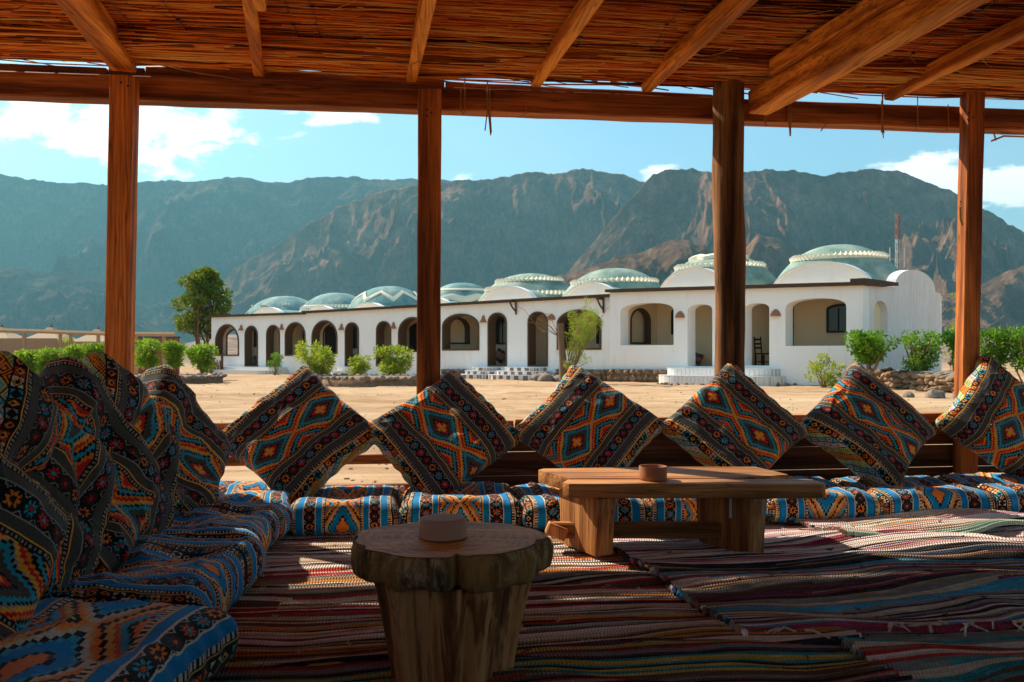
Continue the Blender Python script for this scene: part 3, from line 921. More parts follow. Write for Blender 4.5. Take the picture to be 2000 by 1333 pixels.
# steps: each tier is a half-oval platform faced with single tiles
def steps(px0, px1, y_top, y_bot, tiers, checker, label, shrink, tdepth=.42, width_px=None):
    sm = (sx(px0) + sx(px1)) / 2
    off = -.02
    ss0, ss1 = sx(px0), sx(px1)
    root = empty('tiled_steps', bp(sm, -.5, -.06))
    tag(root, label, 'steps')
    o = root.location
    zt = zz(y_top, sm); zbm = -.08
    for i in range(tiers):
        z1 = zt - (zt + .02) * i / tiers
        z0 = (zt - (zt + .02) * (i + 1) / tiers) if i < tiers - 1 else zbm - .1
        grow = shrink * (tiers - 1 - i)
        a, b = ss0 + grow, ss1 - grow
        dp = tdepth * (i + 1) + .25
        w = b - a; rr = min(dp * .85, w / 2)
        def outline(ex=0.0):
            pts = [(a - ex, off - .002)]
            for k in range(9):
                an = math.pi - (math.pi / 2) * k / 8
                pts.append((a + rr + (rr + ex) * math.cos(an), -dp + rr - (rr + ex) * math.sin(an)))
            for k in range(9):
                an = math.pi / 2 - (math.pi / 2) * k / 8
                pts.append((b - rr + (rr + ex) * math.cos(an), -dp + rr - (rr + ex) * math.sin(an)))
            pts.append((b + ex, off - .002))
            return pts
        ol = outline()
        st = MB().plate(ol, [], lambda s, t, z: bp(s, t, z), z0 + .001, z1 - .02).build('step', MAT['grout'], None, None, o)
        st.location = (0, 0, 0); st.parent = root
        top = MB().plate(outline(.012), [], lambda s, t, z: bp(s, t, z), z1 - .019, z1).build('tread', MAT['tile_white'] if not checker else MAT['tile_white'], None, None, o)
        top.location = (0, 0, 0); top.parent = st
        # facing tiles along the front edge
        P = [Vector((p[0], p[1])) for p in outline(.004)]
        L = [0]
        for k in range(1, len(P)): L.append(L[-1] + (P[k] - P[k - 1]).length)
        tw = .17 if checker else .15
        cnt = max(3, int(L[-1] / tw)); mb = MB()
        def pos(l):
            for k in range(1, len(P)):
                if l <= L[k] + 1e-6:
                    f = (l - L[k - 1]) / max(1e-6, L[k] - L[k - 1]); return P[k - 1].lerp(P[k], f)
            return P[-1]
        for k in range(cnt):
            p, q = pos(L[-1] * k / cnt + .006), pos(L[-1] * (k + 1) / cnt - .006)
            nn = Vector(((q - p).y, -(q - p).x)).normalized() * -.014
            if nn.y > 0 and abs(nn.x) < .003: nn = -nn
            vs = []
            for (u, e) in ((p, 0), (q, 0), (q, 1), (p, 1)):
                for z in (z0 + .008, z1 - .022): 
                    w_ = u + (nn if e == 0 else Vector((0, 0)))
                    vs.append(bp(w_.x, w_.y, z))
            mb.add(vs, [(0, 1, 3, 2), (4, 5, 7, 6), (0, 2, 4, 6), (1, 7, 5, 3), (2, 3, 5, 4), (0, 6, 7, 1)], ((k + i) % 2) if checker else 0)
        tl = mb.build('tile_row', [MAT['tile_white'], MAT['tile_brown']], None, None, o)
        tl.location = (0, 0, 0); tl.parent = st; tl['kind'] = 'stuff'
    return root
steps(1305, 1541, 719.5, 748, 2, False, 'wide white tiled double step behind the round post', .18, .55)
steps(914, 998, 717.5, 744, 3, True, 'checkered brown and white steps at the doorway with the leaning cushion', .26, .30)
steps(976, 1090, 717.5, 744.5, 3, True, 'checkered brown and white steps below the empty narrow doorway', .26, .34)
steps(438, 563, 717, 729, 2, False, 'low white ledge step beside the green tree', .1, .4)
steps(668, 708, 717, 731, 2, False, 'small white step half hidden by the shrubs', .1, .35)

# rough stone footings and the low stone wall on the right
STONES = []
def stone_mesh(seed):
    bm = bmesh.new()
    bmesh.ops.create_icosphere(bm, subdivisions=3, radius=1)
    for v in bm.verts:
        n = fbm(np.array([v.co.x * 1.1 + seed * 3.7 + v.co.z]), np.array([v.co.y * 1.1 + seed + v.co.z * .7]), 3, seed)[0]
        v.co *= .55 + .85 * n
        v.co.z *= .86
    me = bpy.data.meshes.new('stone')
    bm.to_mesh(me); bm.free()
    finish(me, 40)
    return me
for i in range(8):
    m = stone_mesh(i + 1); m.materials.append(MAT['stone']); STONES.append(m)
STONES_G = []
for m in STONES:
    q = m.copy(); q.materials.clear(); q.materials.append(MAT['stone_grey']); STONES_G.append(q)
def put_stone(parent, loc, size, name='stone', grey=False):
    o = bpy.data.objects.new(name, rng.choice(STONES_G if grey else STONES))
    COL.objects.link(o)
    o.parent = parent; o.location = loc
    o.scale = (size[0], size[1], size[2])
    o.rotation_euler = (rng.uniform(-.3, .3), rng.uniform(-.3, .3), rng.uniform(0, 6.28))
    return o
def footing(px0, px1, label, off, z_hi=None):
    s0, s1 = sx(px0), sx(px1)
    root = empty('stone_footing', bp((s0 + s1) / 2, off - .15, -.06))
    tag(root, label, 'stone wall')
    o = Vector(root.location)
    ztop = zz(721.5, (s0 + s1) / 2)
    mb = MB().add([bp(s, t, z) for s in (s0, s1) for t in (off - .16, off - .003) for z in (-.2, ztop - .01)], [(0, 1, 3, 2), (4, 6, 7, 5), (0, 4, 5, 1), (2, 3, 7, 6), (0, 2, 6, 4), (1, 5, 7, 3)])
    co = mb.build('mortar', MAT['mortar'], None, None, o); co.location = (0, 0, 0); co.parent = root
    ln = s1 - s0; rows = 2
    for r_ in range(rows):
        s = s0
        while s < s1 - .1:
            w = rng.uniform(.2, .42); h = (ztop + .06) / rows
            p = bp(s + w / 2, off - .16, -.04 + h * (r_ + .5)) - o
            put_stone(root, p, (w * .5, .09, h * .52))
            s += w
footing(868, 912, 'short stone footing left of the checkered steps', -.02)
footing(1092, 1196, 'stone footing under the bushy shrub on a stump', -.02)
footing(1197, 1304, 'stone footing left of the white tiled steps', -.18)

# low rough stone wall at the right
def stone_wall():
    p0 = ground_at(1546, 745, -.07); p1 = ground_at(1885, 771, -.07)
    d = (p1 - p0); L = d.length; u = d.normalized(); nrm = Vector((u.y, -u.x, 0))
    if nrm.y > 0: nrm = -nrm
    root = empty('stone_wall', p0)
    tag(root, 'low rough stone terrace wall below the right hand bushes', 'stone wall')
    H = .52
    mb = MB().add([u * s + nrm * t + Vector((0, 0, z)) for s in (0, L) for t in (-.7, -.05) for z in (-.15, H - .04)], [(0, 1, 3, 2), (4, 6, 7, 5), (0, 4, 5, 1), (2, 3, 7, 6), (0, 2, 6, 4), (1, 5, 7, 3)])
    mb.build('mortar', MAT['mortar'], root)
    for r_ in range(3):
        s = 0
        while s < L:
            w = rng.uniform(.17, .40)
            put_stone(root, u * (s + w / 2) + nrm * rng.uniform(-.06, .0) + Vector((0, 0, H * (r_ + .5) / 3 + rng.uniform(-.04, .04))), (w * .58, rng.uniform(.13, .17), H / 3 * rng.uniform(.5, .75)))
            s += w
    s = .0
    while s < L:
        w = rng.uniform(.3, .6); put_stone(root, u * s + nrm * -.3 + Vector((0, 0, H - .02)), (w * .6, .28, .06), grey=True); s += w
stone_wall()
def ring(name, pts, label, size=.16, mound=None):
    c = sum((p for p in pts), Vector()) / len(pts)
    root = empty(name, c)
    tag(root, label, 'stones')
    if mound:
        mb = MB(); mb.lathe([(1.03, -.12), (1.0, .0), (.94, .10), (.86, .125), (.4, .13), (.001, .13)], 36)
        mb.v = [(x * mound[0] * (1 + .06 * rng.uniform(-1, 1)), y * mound[1], z * mound[2]) for (x, y, z) in mb.v]
        mb.build('soil_bed', MAT['soil'], root, 180)
    for p in pts:
        w = size * rng.uniform(.7, 1.3)
        put_stone(root, p - c + Vector((rng.uniform(-.05, .05), rng.uniform(-.06, .06), w * .15 + (.11 * mound[2] if mound else 0))), (w, w * .8, w * rng.uniform(.6, .95)), grey=True)
MAT['soil'] = stonemat('dry_soil', (.15, .085, .045), (.34, .21, .12))
def oval(px, py, w_px, depth, n, y0=-.07, front_only=False):
    c = ground_at(px, py, y0); rx = w_px / 2 / FPX * c.y
    return c, [c + Vector((rx * math.cos(a), depth / 2 * math.sin(a), 0)) for a in [(math.pi + math.pi * i / n if front_only else 2 * math.pi * i / n) for i in range(n + (1 if front_only else 0))]], (rx, depth / 2, 1)
c_, p_, m_ = oval(735, 752, 245, 3.2, 56); ring('planter_border', p_, 'long oval ring of grey stones round the shrubs beside the second post', .115, (m_[0] * .98, m_[1] * .98, 2.2))
c_, p_, m_ = oval(358, 748, 150, 3.0, 36); ring('planter_border', p_, 'stone edged bed under the clipped bushes near the left post', .11, (m_[0] * .98, m_[1] * .98, 2.0))
c_, p_, m_ = oval(1085, 744, 70, 1.5, 9); ring('planter_border', p_, 'loose boulders round the shrub stump in front of the checkered steps', .30)
c_, p_, m_ = oval(540, 731, 90, 1.2, 11); ring('planter_border', p_, 'small stone ring round the thin plant by the white ledge', .15)
c_, p_, m_ = oval(1800, 775, 240, 1.2, 8, front_only=True); ring('loose_stone_row', p_, 'few loose stones lying before the low stone wall', .22)
c_, p_, m_ = oval(1450, 752, 330, .8, 24, front_only=True); ring('kerb_of_stones', p_, 'thin kerb of flat stones in front of the wide white steps', .10)

# ------------------------------------------------------------------ plants
def leaf_mesh(cl, nleaf, lsize, seed, flat=.5, elong=2.0):
    """cl: list of (centre, radius xyz). Leaf-sized bent quads spread through the clumps' volume."""
    r = np.random.RandomState(seed)
    w = np.array([c[1][0] * c[1][1] * c[1][2] for c in cl]) ** .8; w /= w.sum()
    k = r.choice(len(cl), nleaf, p=w)
    C = np.array([tuple(c[0]) for c in cl])[k]; Rr = np.array([tuple(c[1]) for c in cl])[k]
    d = r.normal(size=(nleaf, 3)); d /= np.linalg.norm(d, axis=1)[:, None]
    rad = r.uniform(0.25, 1.0, nleaf) ** .5 * (1 + r.normal(size=nleaf) * .09)
    P = C + d * Rr * rad[:, None]
    a = d + r.normal(size=(nleaf, 3)) * .7 + np.array([0, 0, .35]); a /= np.linalg.norm(a, axis=1)[:, None]
    b = np.cross(a, r.normal(size=(nleaf, 3))); b /= np.linalg.norm(b, axis=1)[:, None]
    nn = np.cross(a, b)
    L = lsize * r.uniform(.6, 1.35, nleaf)[:, None]; Wd = L / elong
    v0 = P; v1 = P + a * L * .5 + b * Wd * .5 + nn * L * .06; v2 = P + a * L; v3 = P + a * L * .5 - b * Wd * .5 + nn * L * .06
    V = np.stack([v0, v1, v2, v3], 1).reshape(-1, 3)
    F = np.arange(nleaf * 4).reshape(-1, 4)
    return V, F
def mesh_obj(name, V, F, mat, parent=None):
    me = bpy.data.meshes.new(name); me.from_pydata(V.tolist(), [], F.tolist()); me.materials.append(mat); me.update()
    o = bpy.data.objects.new(name, me); COL.objects.link(o); o.parent = parent
    return o
def plant(name, loc, w, h, label, cat, leaf='leaf_green', nleaf=1500, lsize=.09, nclump=14, seed=1, trunk=None, stems=5, bare=.25, group=None, squash=1.0, clump=.30, elong=2.0, shape='round', depth=None):
    r = random.Random(seed)
    root = empty(name, loc); tag(root, label, cat, group)
    dep_ = (depth or w)
    cl = []
    for i in range(nclump):
        a = r.uniform(0, 6.283); q = r.random() ** .5
        zf = r.uniform(bare, 1)
        if shape == 'round': wid = math.sin(math.pi * min(1, max(.12, (zf - bare) / (1 - bare) * .78 + .16)))
        elif shape == 'cone': wid = 1.05 - .75 * (zf - bare) / (1 - bare)
        else: wid = .4 + .6 * (zf - bare) / (1 - bare)
        cr = clump * min(w, h) * r.uniform(.55, 1.0)
        cx, cyy = (w / 2 - cr * .7) * q * wid * math.cos(a), (dep_ / 2 - cr * .7) * q * wid * math.sin(a)
        cl.append((Vector((cx, cyy, min(zf * h, h - cr * .6))), (cr, cr, cr * .8)))
    V, F = leaf_mesh(cl, nleaf, lsize, seed, elong=elong)
    mesh_obj('crown', V, F, MAT[leaf], root)
    mb = MB()
    base_r = trunk or w * .02
    for i in range(stems):
        c = cl[i % len(cl)][0]
        b0 = Vector((r.uniform(-1, 1) * base_r * 1.6, r.uniform(-1, 1) * base_r * 1.6, -.06))
        mid = b0.lerp(c, .5) + Vector((r.uniform(-.1, .1) * w, r.uniform(-.1, .1) * w, .04 * h)); mid.x = mid.x * .8
        mb.tube([b0, b0.lerp(mid, .5) + Vector((r.uniform(-.03, .03) * w, 0, 0)), mid, c], [base_r, base_r * .8, base_r * .6, base_r * .25], 6)
    for c, cr in cl[stems:]:
        src = cl[r.randrange(min(stems, len(cl)))][0].lerp(Vector((0, 0, bare * h)), r.uniform(.3, .7))
        mb.tube([src, src.lerp(c, .5) + Vector((0, 0, .03 * h)), c], [base_r * .45, base_r * .3, base_r * .12], 5)
    mb.build('trunk', MAT['trunk' if trunk and trunk > .05 else 'twig'], root, 50)
    return root
def plant_px(name, x0, x1, ytop, ybase, label, cat='shrub', zg=-.07, d=None, **k):
    cx = (x0 + x1) / 2
    if d is None: d = (EYE - zg) * FPX / (ybase - HZ)
    loc = at(cx, ybase, d); loc.z = zg
    return plant(name, loc, (x1 - x0) / FPX * d, EYE + (HZ - ytop) / FPX * d - zg, label, cat, **k)

G1 = 'clipped bushes near the left post'
plant_px('tree', 330, 457, 528, 722, 'tall green leafy tree with thin pale trunks beside the white house', 'tree', d=47, nleaf=8500, lsize=.20, nclump=64, seed=6, trunk=.10, stems=5, bare=.36, leaf='leaf_tree', clump=.125, shape='round')
for i, (a, b, yt, yb, lb) in enumerate([(252, 322, 668, 741, 'bush directly right of the left post with bare woody stems'), (312, 364, 672, 741, 'middle clipped bush between two others on bare stems'), (362, 430, 678, 742, 'clipped bush nearest the green tree on bare stems')]):
    plant_px('bush', a, b, yt, yb, lb, 'bush', leaf='leaf_lime', nleaf=2000, lsize=.14, nclump=26, seed=20 + i, stems=8, bare=.40, group=G1, clump=.22, trunk=.035, shape='flat')
for i, (a, b, yt) in enumerate([(20, 80, 690), (66, 132, 684), (118, 172, 680), (160, 214, 676)]):
    plant_px('bush', a, b, yt, 738, ['low hedge bush furthest left over the cushions', 'low hedge bush second from the left frame edge', 'hedge bush in front of the pale tent', 'hedge bush touching the left side of the left post'][i], 'bush', leaf='leaf_lime', nleaf=2400, lsize=.14, nclump=16, seed=40 + i, stems=7, bare=.3, group='hedge bushes left of the post', clump=.34, trunk=.035, shape='flat')
plant_px('shrub', 566, 676, 672, 748, 'yellow green oleander shrub left of two smaller ones in the stone ring', leaf='leaf_yellow', nleaf=2200, lsize=.17, nclump=34, seed=61, stems=12, bare=.15, clump=.13, elong=3.4, trunk=.03, shape='flat')
plant_px('shrub', 672, 728, 700, 746, 'smallest oleander shrub with a white flower in the stone ring', leaf='leaf_yellow', nleaf=1100, lsize=.14, nclump=20, seed=62, stems=9, bare=.1, clump=.17, elong=3.2, trunk=.02, shape='flat')
plant_px('shrub', 722, 814, 680, 747, 'rounded oleander shrub beside the second post', leaf='leaf_yellow', nleaf=2400, lsize=.15, nclump=36, seed=63, stems=12, bare=.1, clump=.14, elong=3.2, trunk=.025, shape='flat')
plant_px('plant', 522, 552, 688, 733, 'thin wispy green plant by the white ledge', 'plant', leaf='leaf_green', nleaf=420, lsize=.15, nclump=9, seed=64, stems=8, bare=.08, clump=.25, elong=4, trunk=.02)
plant_px('shrub', 1640, 1757, 650, 735, zg=.40, d=23.6, label= 'broad bright green bush in front of the end wall niche', leaf='leaf_green', nleaf=2500, lsize=.12, nclump=42, seed=71, stems=7, bare=.36, clump=.16, trunk=.045, shape='flat')
plant_px('shrub', 1742, 1852, 646, 762, 'bright green bush with a forked pale trunk beside the end wall', leaf='leaf_green', nleaf=2200, lsize=.10, nclump=40, seed=72, stems=7, bare=.38, clump=.16, trunk=.05, shape='flat')
plant_px('shrub', 1570, 1645, 689, 757, 'small spiky shrub left of the stone wall', leaf='leaf_yellow', nleaf=900, lsize=.12, nclump=14, seed=73, stems=11, bare=.1, clump=.2, elong=3, trunk=.02)
plant_px('shrub', 1836, 1915, 652, 742, d=25.0, zg=.2, label= 'green bush half hidden behind the right post', leaf='leaf_green', nleaf=1800, lsize=.11, nclump=26, seed=74, stems=5, bare=.35, clump=.17, trunk=.045, shape='flat')
plant_px('shrub', 1900, 1985, 646, 762, 'green bush with a thick forked trunk right of the right post', leaf='leaf_green', nleaf=2200, lsize=.10, nclump=34, seed=75, stems=6, bare=.38, clump=.16, trunk=.055, shape='flat')
plant_px('shrub', 1955, 2060, 640, 764, 'green bush cut off by the right edge of the view', leaf='leaf_green', nleaf=2400, lsize=.10, nclump=34, seed=76, stems=5, bare=.38, clump=.16, trunk=.04, shape='flat')
plant_px('shrub', 1838, 1886, 570, 745, 'dry wispy thorn shrub beyond the corner of the end wall', leaf='leaf_yellow', nleaf=500, lsize=.12, nclump=16, seed=77, stems=12, bare=.2, clump=.2, elong=4, trunk=.02, d=33)

# feathery shrub tied to a cut stump
def feathery():
    d = 27.2
    root = empty('feathery_shrub', (at(1100, 740, d).x, d, -.07))
    tag(root, 'feathery yellow green shrub growing round a cut trunk before the arches', 'shrub')
    o = Vector(root.location)
    r = random.Random(3)
    P = lambda x, y, dd=0: at(x, y, d + dd) - o
    mb = MB(); mb.tube([P(1101, 744), P(1099, 700), P(1096, 664), P(1095, 632)], [.15, .13, .12, .11], 9)
    mb.v = [(x + r.uniform(-.012, .012), y, z) for (x, y, z) in mb.v]
    mb.build('trunk', MAT['trunk'], root, 50)
    cl = []; mb = MB()
    for (x, y, rx) in ((1130, 640, .33), (1150, 625, .30), (1140, 655, .33), (1128, 672, .32), (1120, 690, .24), (1160, 612, .16), (1148, 590, .11), (1145, 606, .16), (1118, 618, .18), (1135, 702, .20), (1106, 655, .1), (1172, 632, .12), (1155, 648, .2), (1110, 712, .16), (1150, 705, .12), (1090, 690, .08), (1188, 600, .06), (1146, 585, .07)):
        c = P(x, y, r.uniform(-.4, .4)); cl.append((c, (rx, rx, rx * .95)))
        b = P(1108 + r.uniform(-6, 10), 735)
        mb.tube([b, b.lerp(c, .5) + Vector((r.uniform(-.06, .06), 0, .05)), c], [.022, .015, .006], 5)
    for (x, y) in ((1060, 632), (1044, 618), (1030, 628), (1050, 650), (1066, 612)):
        c = P(x, y); b = P(1092, 658); m = b.lerp(c, .5) + Vector((0, 0, .12)); mb.tube([b, m, c], [.014, .008, .003], 4)
        for k in range(7):
            q = m.lerp(c, r.random()); mb.tube([q, q + Vector((r.uniform(-.25, .12), 0, r.uniform(-.1, .2)))], [.005, .002], 3)
    mb.tube([P(1000, 594), P(1025, 606), P(1050, 640), P(1070, 650)], [.004, .006, .008, .012], 4)
    mb.build('branch', MAT['twig'], root, 50)
    V, F = leaf_mesh(cl, 5200, .085, 9, elong=6.0)
    mesh_obj('crown', V, F, MAT['leaf_yellow'], root)
feathery()

# ------------------------------------------------------------------ far left: timber frame, tents, panels
def left_yard():
    d = 40.0
    fr = empty('timber_frame', at(170, 692, d)); o = Vector(fr.location)
    tag(fr, 'long open pale timber frame of posts and one rail at the far left', 'fence')
    for (x) in (47, 118, 138, 192, 266, 320):
        MB().box(at(x, 690, d - .2) - o + Vector((0, 0, -.1)), (.13, .12, 2.2)).build('post', MAT['paletimber'], fr)
    for (x0, y0, x1, y1) in ((-260, 640, 60, 647), (60, 647, 205, 652), (205, 652, 342, 653)):
        a, b = at(x0, y0, d - .32) - o, at(x1, y1, d - .32) - o
        MB().tube([a, b], .10, 4).build('rail', MAT['paletimber'], fr)
    pf = empty('panel_fence', at(0, 692, d + 1)); tag(pf, 'tan board fence panels behind the timber frame', 'fence'); o2 = Vector(pf.location)
    x = -320
    i = 0
    while x < 205:
        w = 36
        a, b = at(x, 692, d + 1) - o2, at(x + w - .8, 692, d + 1) - o2
        zt = (663 if x < 110 else 672)
        z1 = (at(0, zt, d + 1) - o2).z
        MB().box(((a.x + b.x) / 2, rng.uniform(-.03, .03), (z1 - .9) / 2), (b.x - a.x, .05, z1 + 1.0)).build('panel', MAT['tanboard'], pf)
        x += w; i += 1
    lw = empty('low_brown_wall', at(20, 700, d - 2)); tag(lw, 'low rust brown wall below the tan panels', 'wall'); o3 = Vector(lw.location)
    a, b = at(-320, 700, d - 2) - o3, at(140, 700, d - 2) - o3
    MB().box(((a.x + b.x) / 2, 0, -.3), (b.x - a.x, .2, 1.0)).build('wall_body', MAT['rust'], lw); MB().box(((a.x + b.x) / 2, 0, .235), (b.x - a.x + .1, .3, .06)).build('coping', MAT['paletimber'], lw)
    rw = empty('rust_wall', at(310, 680, d + 2)); tag(rw, 'rust red wall right of the left post behind the bushes', 'wall'); o4 = Vector(rw.location)
    a, b = at(272, 660, d + 2) - o4, at(349, 718, d + 2) - o4
    MB().box(((a.x + b.x) / 2, 0, (a.z + b.z) / 2 - .2), (b.x - a.x, .25, a.z - b.z + .4)).build('wall_body', MAT['rust'], rw)
    MB().box(((a.x + b.x) / 2, 0, a.z + .03), (b.x - a.x + .08, .32, .06)).build('coping', MAT['brown'], rw)
    for i, (x, lab) in enumerate(((4, 'tan pointed tent at the left edge of the view'), (100, 'tan pointed tent between the two others'), (192, 'tan pointed tent just left of the left post'))):
        t = empty('tent', at(x, 692, d + 5 + i * 0)); tag(t, lab, 'tent', 'pointed tents behind the panels')
        zt = (636 if i < 2 else 640)
        top = EYE + (HZ - zt) / FPX * (d + 5) - EYE
        eav = EYE + (HZ - (664 if i < 2 else 668)) / FPX * (d + 5) - EYE
        hw = 1.02
        vs = [(-.14, -.14, top * .93), (.14, -.14, top * .93), (.14, .14, top * .93), (-.14, .14, top * .93)]
        mid = [(-hw * .45, -hw * .45, eav + (top - eav) * .45), (hw * .45, -hw * .45, eav + (top - eav) * .45), (hw * .45, hw * .45, eav + (top - eav) * .45), (-hw * .45, hw * .45, eav + (top - eav) * .45)]
        lo = [(-hw, -hw, eav), (hw, -hw, eav), (hw, hw, eav), (-hw, hw, eav)]
        gd = [(-hw, -hw, -1.1), (hw, -hw, -1.1), (hw, hw, -1.1), (-hw, hw, -1.1)]
        mb = MB().add(vs + mid + lo, [(0, 1, 2, 3)] + [(4 * j + k, 4 * j + (k + 1) % 4, 4 * j + 4 + (k + 1) % 4, 4 * j + 4 + k) for j in (0, 1) for k in range(4)])
        mb.build('canvas_roof', MAT['tent'], t)
        MB().add([(p[0] * .97, p[1] * .97, p[2]) for p in lo + gd], [(k, (k + 1) % 4, 4 + (k + 1) % 4, 4 + k) for k in range(4)]).build('canvas_wall', MAT['tent'], t)
        MB().lathe([(.24, top * .80), (.13, top * .92), (.02, top * 1.04)], 8).build('cap', MAT['rust'], t, 60)
left_yard()
plant_px('bush', 218, 240, 655, 712, 'small bush between the tents', 'bush', leaf='leaf_yellow', nleaf=300, lsize=.16, nclump=6, seed=91, d=43, stems=4)
plant_px('bush', 122, 150, 655, 712, 'small bush right of the middle tent', 'bush', leaf='leaf_yellow', nleaf=400, lsize=.16, nclump=7, seed=92, d=43.5, stems=4)

# brushwood screen beside the white house, at the foot of the tree
def brush_screen():
    root = empty('brushwood_screen', at(420, 722, 42.5)); root.location.z = -.07
    tag(root, 'short brown brushwood screen at the left corner of the white house', 'fence')
    mb = MB(); r = random.Random(2)
    for i in range(60):
        x = r.uniform(-.7, .35); mb.tube([(x, r.uniform(-.06, .06), 0), (x + r.uniform(-.05, .05), 0, r.uniform(.55, .75))], .02, 4)
    tag(mb.build('brush', MAT['twig'], root), kind='stuff')
    MB().box((.38, 0, .5), (.1, .1, 1.1)).build('post', MAT['brown'], root)
brush_screen()

# radio mast beyond the domes
def mast():
    d = 95.0
    b = at(1753, 500, d); t = at(1754, 418, d)
    root = empty('radio_mast', (b.x, d, -.4)); tag(root, 'red and white lattice radio mast behind the tallest dome', 'mast')
    h0, h1 = 0.0, t.z + .4
    w = .28
    for seg, (za, zb, m) in enumerate(((0, b.z - 3, 'steel'), (b.z - 3, b.z + 2.4, 'steel'), (b.z + 2.4, h1, 'red'))):
        mb = MB()
        for k in range(3):
            a = 2.09 * k; mb.tube([(w * math.cos(a), w * math.sin(a), za), (w * math.cos(a) * .9, w * math.sin(a) * .9, zb)], .05, 5)
        n = int((zb - za) / .55); 
        for i in range(n):
            z0, z1 = za + (zb - za) * i / n, za + (zb - za) * (i + 1) / n
            for k in range(3):
                a, b2 = 2.09 * k, 2.09 * (k + 1); q = 1 if i % 2 else 0
                mb.tube([(w * math.cos(a), w * math.sin(a), z0 if q else z1), (w * math.cos(b2), w * math.sin(b2), z1 if q else z0)], .03, 4)
        mb.build('lattice_section', MAT[m], root)
    mb = MB()
    for x in (-.9, .85): mb.tube([(x, 0, b.z - 1), (x, 0, b.z + 1.4)], .07, 6); mb.tube([(0, 0, b.z), (x, 0, b.z)], .04, 5)
    mb.build('antenna', MAT['steel'], root)
mast()

# chair in the doorway, cushions standing in the porches
def chair():
    s = sx(1490, 1.0); p = bp(s, 1.0, zz(716, s, 1.0))
    root = empty('wooden_chair', p, R(20)); tag(root, 'dark wooden chair standing in the open doorway right of the round post', 'chair')
    m = MAT['dark_door']
    MB().box((0, 0, .45), (.42, .42, .05)).build('seat', m, root)
    for x in (-.18, .18):
        for y in (-.18, .18):
            MB().box((x, y, .21), (.045, .045, .42)).build('leg', m, root)
    for y in (-.18, .18): MB().tube([(-.19, y, .47), (-.24, y, 1.05)], .025, 6).build('back_post', m, root)
    for z in (.66, .80, .95): MB().box((-.225 - (z - .8) * .08, 0, z), (.03, .34, .07)).build('back_slat', m, root)
    MB().box((0, -.18, .16), (.36, .03, .03)).build('stretcher', m, root); MB().box((0, .18, .16), (.36, .03, .03)).build('stretcher', m, root)
chair()

# ------------------------------------------------------------------ the shelter: posts, beams, rafters, reed mat, rails
TH = math.atan2(.69, 6.22)
cT, sT = math.cos(TH), math.sin(TH)
O5 = Vector((0, 5.19, 0))
def loc2w(a, b, z=0.0): return Vector((a * cT - b * sT, 5.19 + a * sT + b * cT, z))
def w2loc(p):
    x, y = p.x, p.y - 5.19
    return Vector((x * cT + y * sT, -x * sT + y * cT, p.z))
def fence_a(px, b=0.0):
    """local a of a picture column on the line b"""
    k = (px - 1000) / FPX
    # x = a c - b s ; y = 5.19 + a s + b c ; x = k y
    return (k * (5.19 + b * cT) + b * sT) / (cT - k * sT)
SH = empty('reed_roof_shelter', O5, TH)
tag(SH, 'timber shelter with rough posts and beams under a red brown reed roof', 'shelter')
_fl = MB().box((1.2, -4.0, -.1), (9.2, 8.1, .19))
fl = _fl.build('floor', MAT['soil']); fl.location = O5; fl.rotation_euler = (0, 0, TH); tag(fl, 'packed earth floor under the rugs', kind='structure')
ZB0, ZB1 = 2.55, 2.70

def timber(name, a0, a1, mat, w, h, par=SH, lean=0, bev=.008, wob=.004, roll=0.0, nseg=6, lab=None):
    """A sawn timber from a0 to a1 with slightly uneven edges."""
    p, q = Vector(a0), Vector(a1)
    d = (q - p); L = d.length; d.normalize()
    ref = Vector((0, 0, 1)) if abs(d.z) < .9 else Vector((0, 1, 0))
    x = d.cross(ref).normalized(); y = x.cross(d).normalized()
    mb = MB(); vs = []; fs = []
    for i in range(nseg + 1):
        c = p + d * L * i / nseg
        for (sx_, sy_) in ((-1, -1), (1, -1), (1, 1), (-1, 1)):
            vs.append(c + x * (sx_ * w / 2 + rng.uniform(-wob, wob)) + y * (sy_ * h / 2 + rng.uniform(-wob, wob)))
    for i in range(nseg):
        for k in range(4): fs.append((i * 4 + k, i * 4 + (k + 1) % 4, i * 4 + 4 + (k + 1) % 4, i * 4 + 4 + k))
    fs += [(3, 2, 1, 0), (nseg * 4, nseg * 4 + 1, nseg * 4 + 2, nseg * 4 + 3)]
    mb.add(vs, fs)
    ob = mb.build(name, mat, par)
    bevel_obj(ob, bev, 1)
    if lab: ob['label'] = lab
    return ob

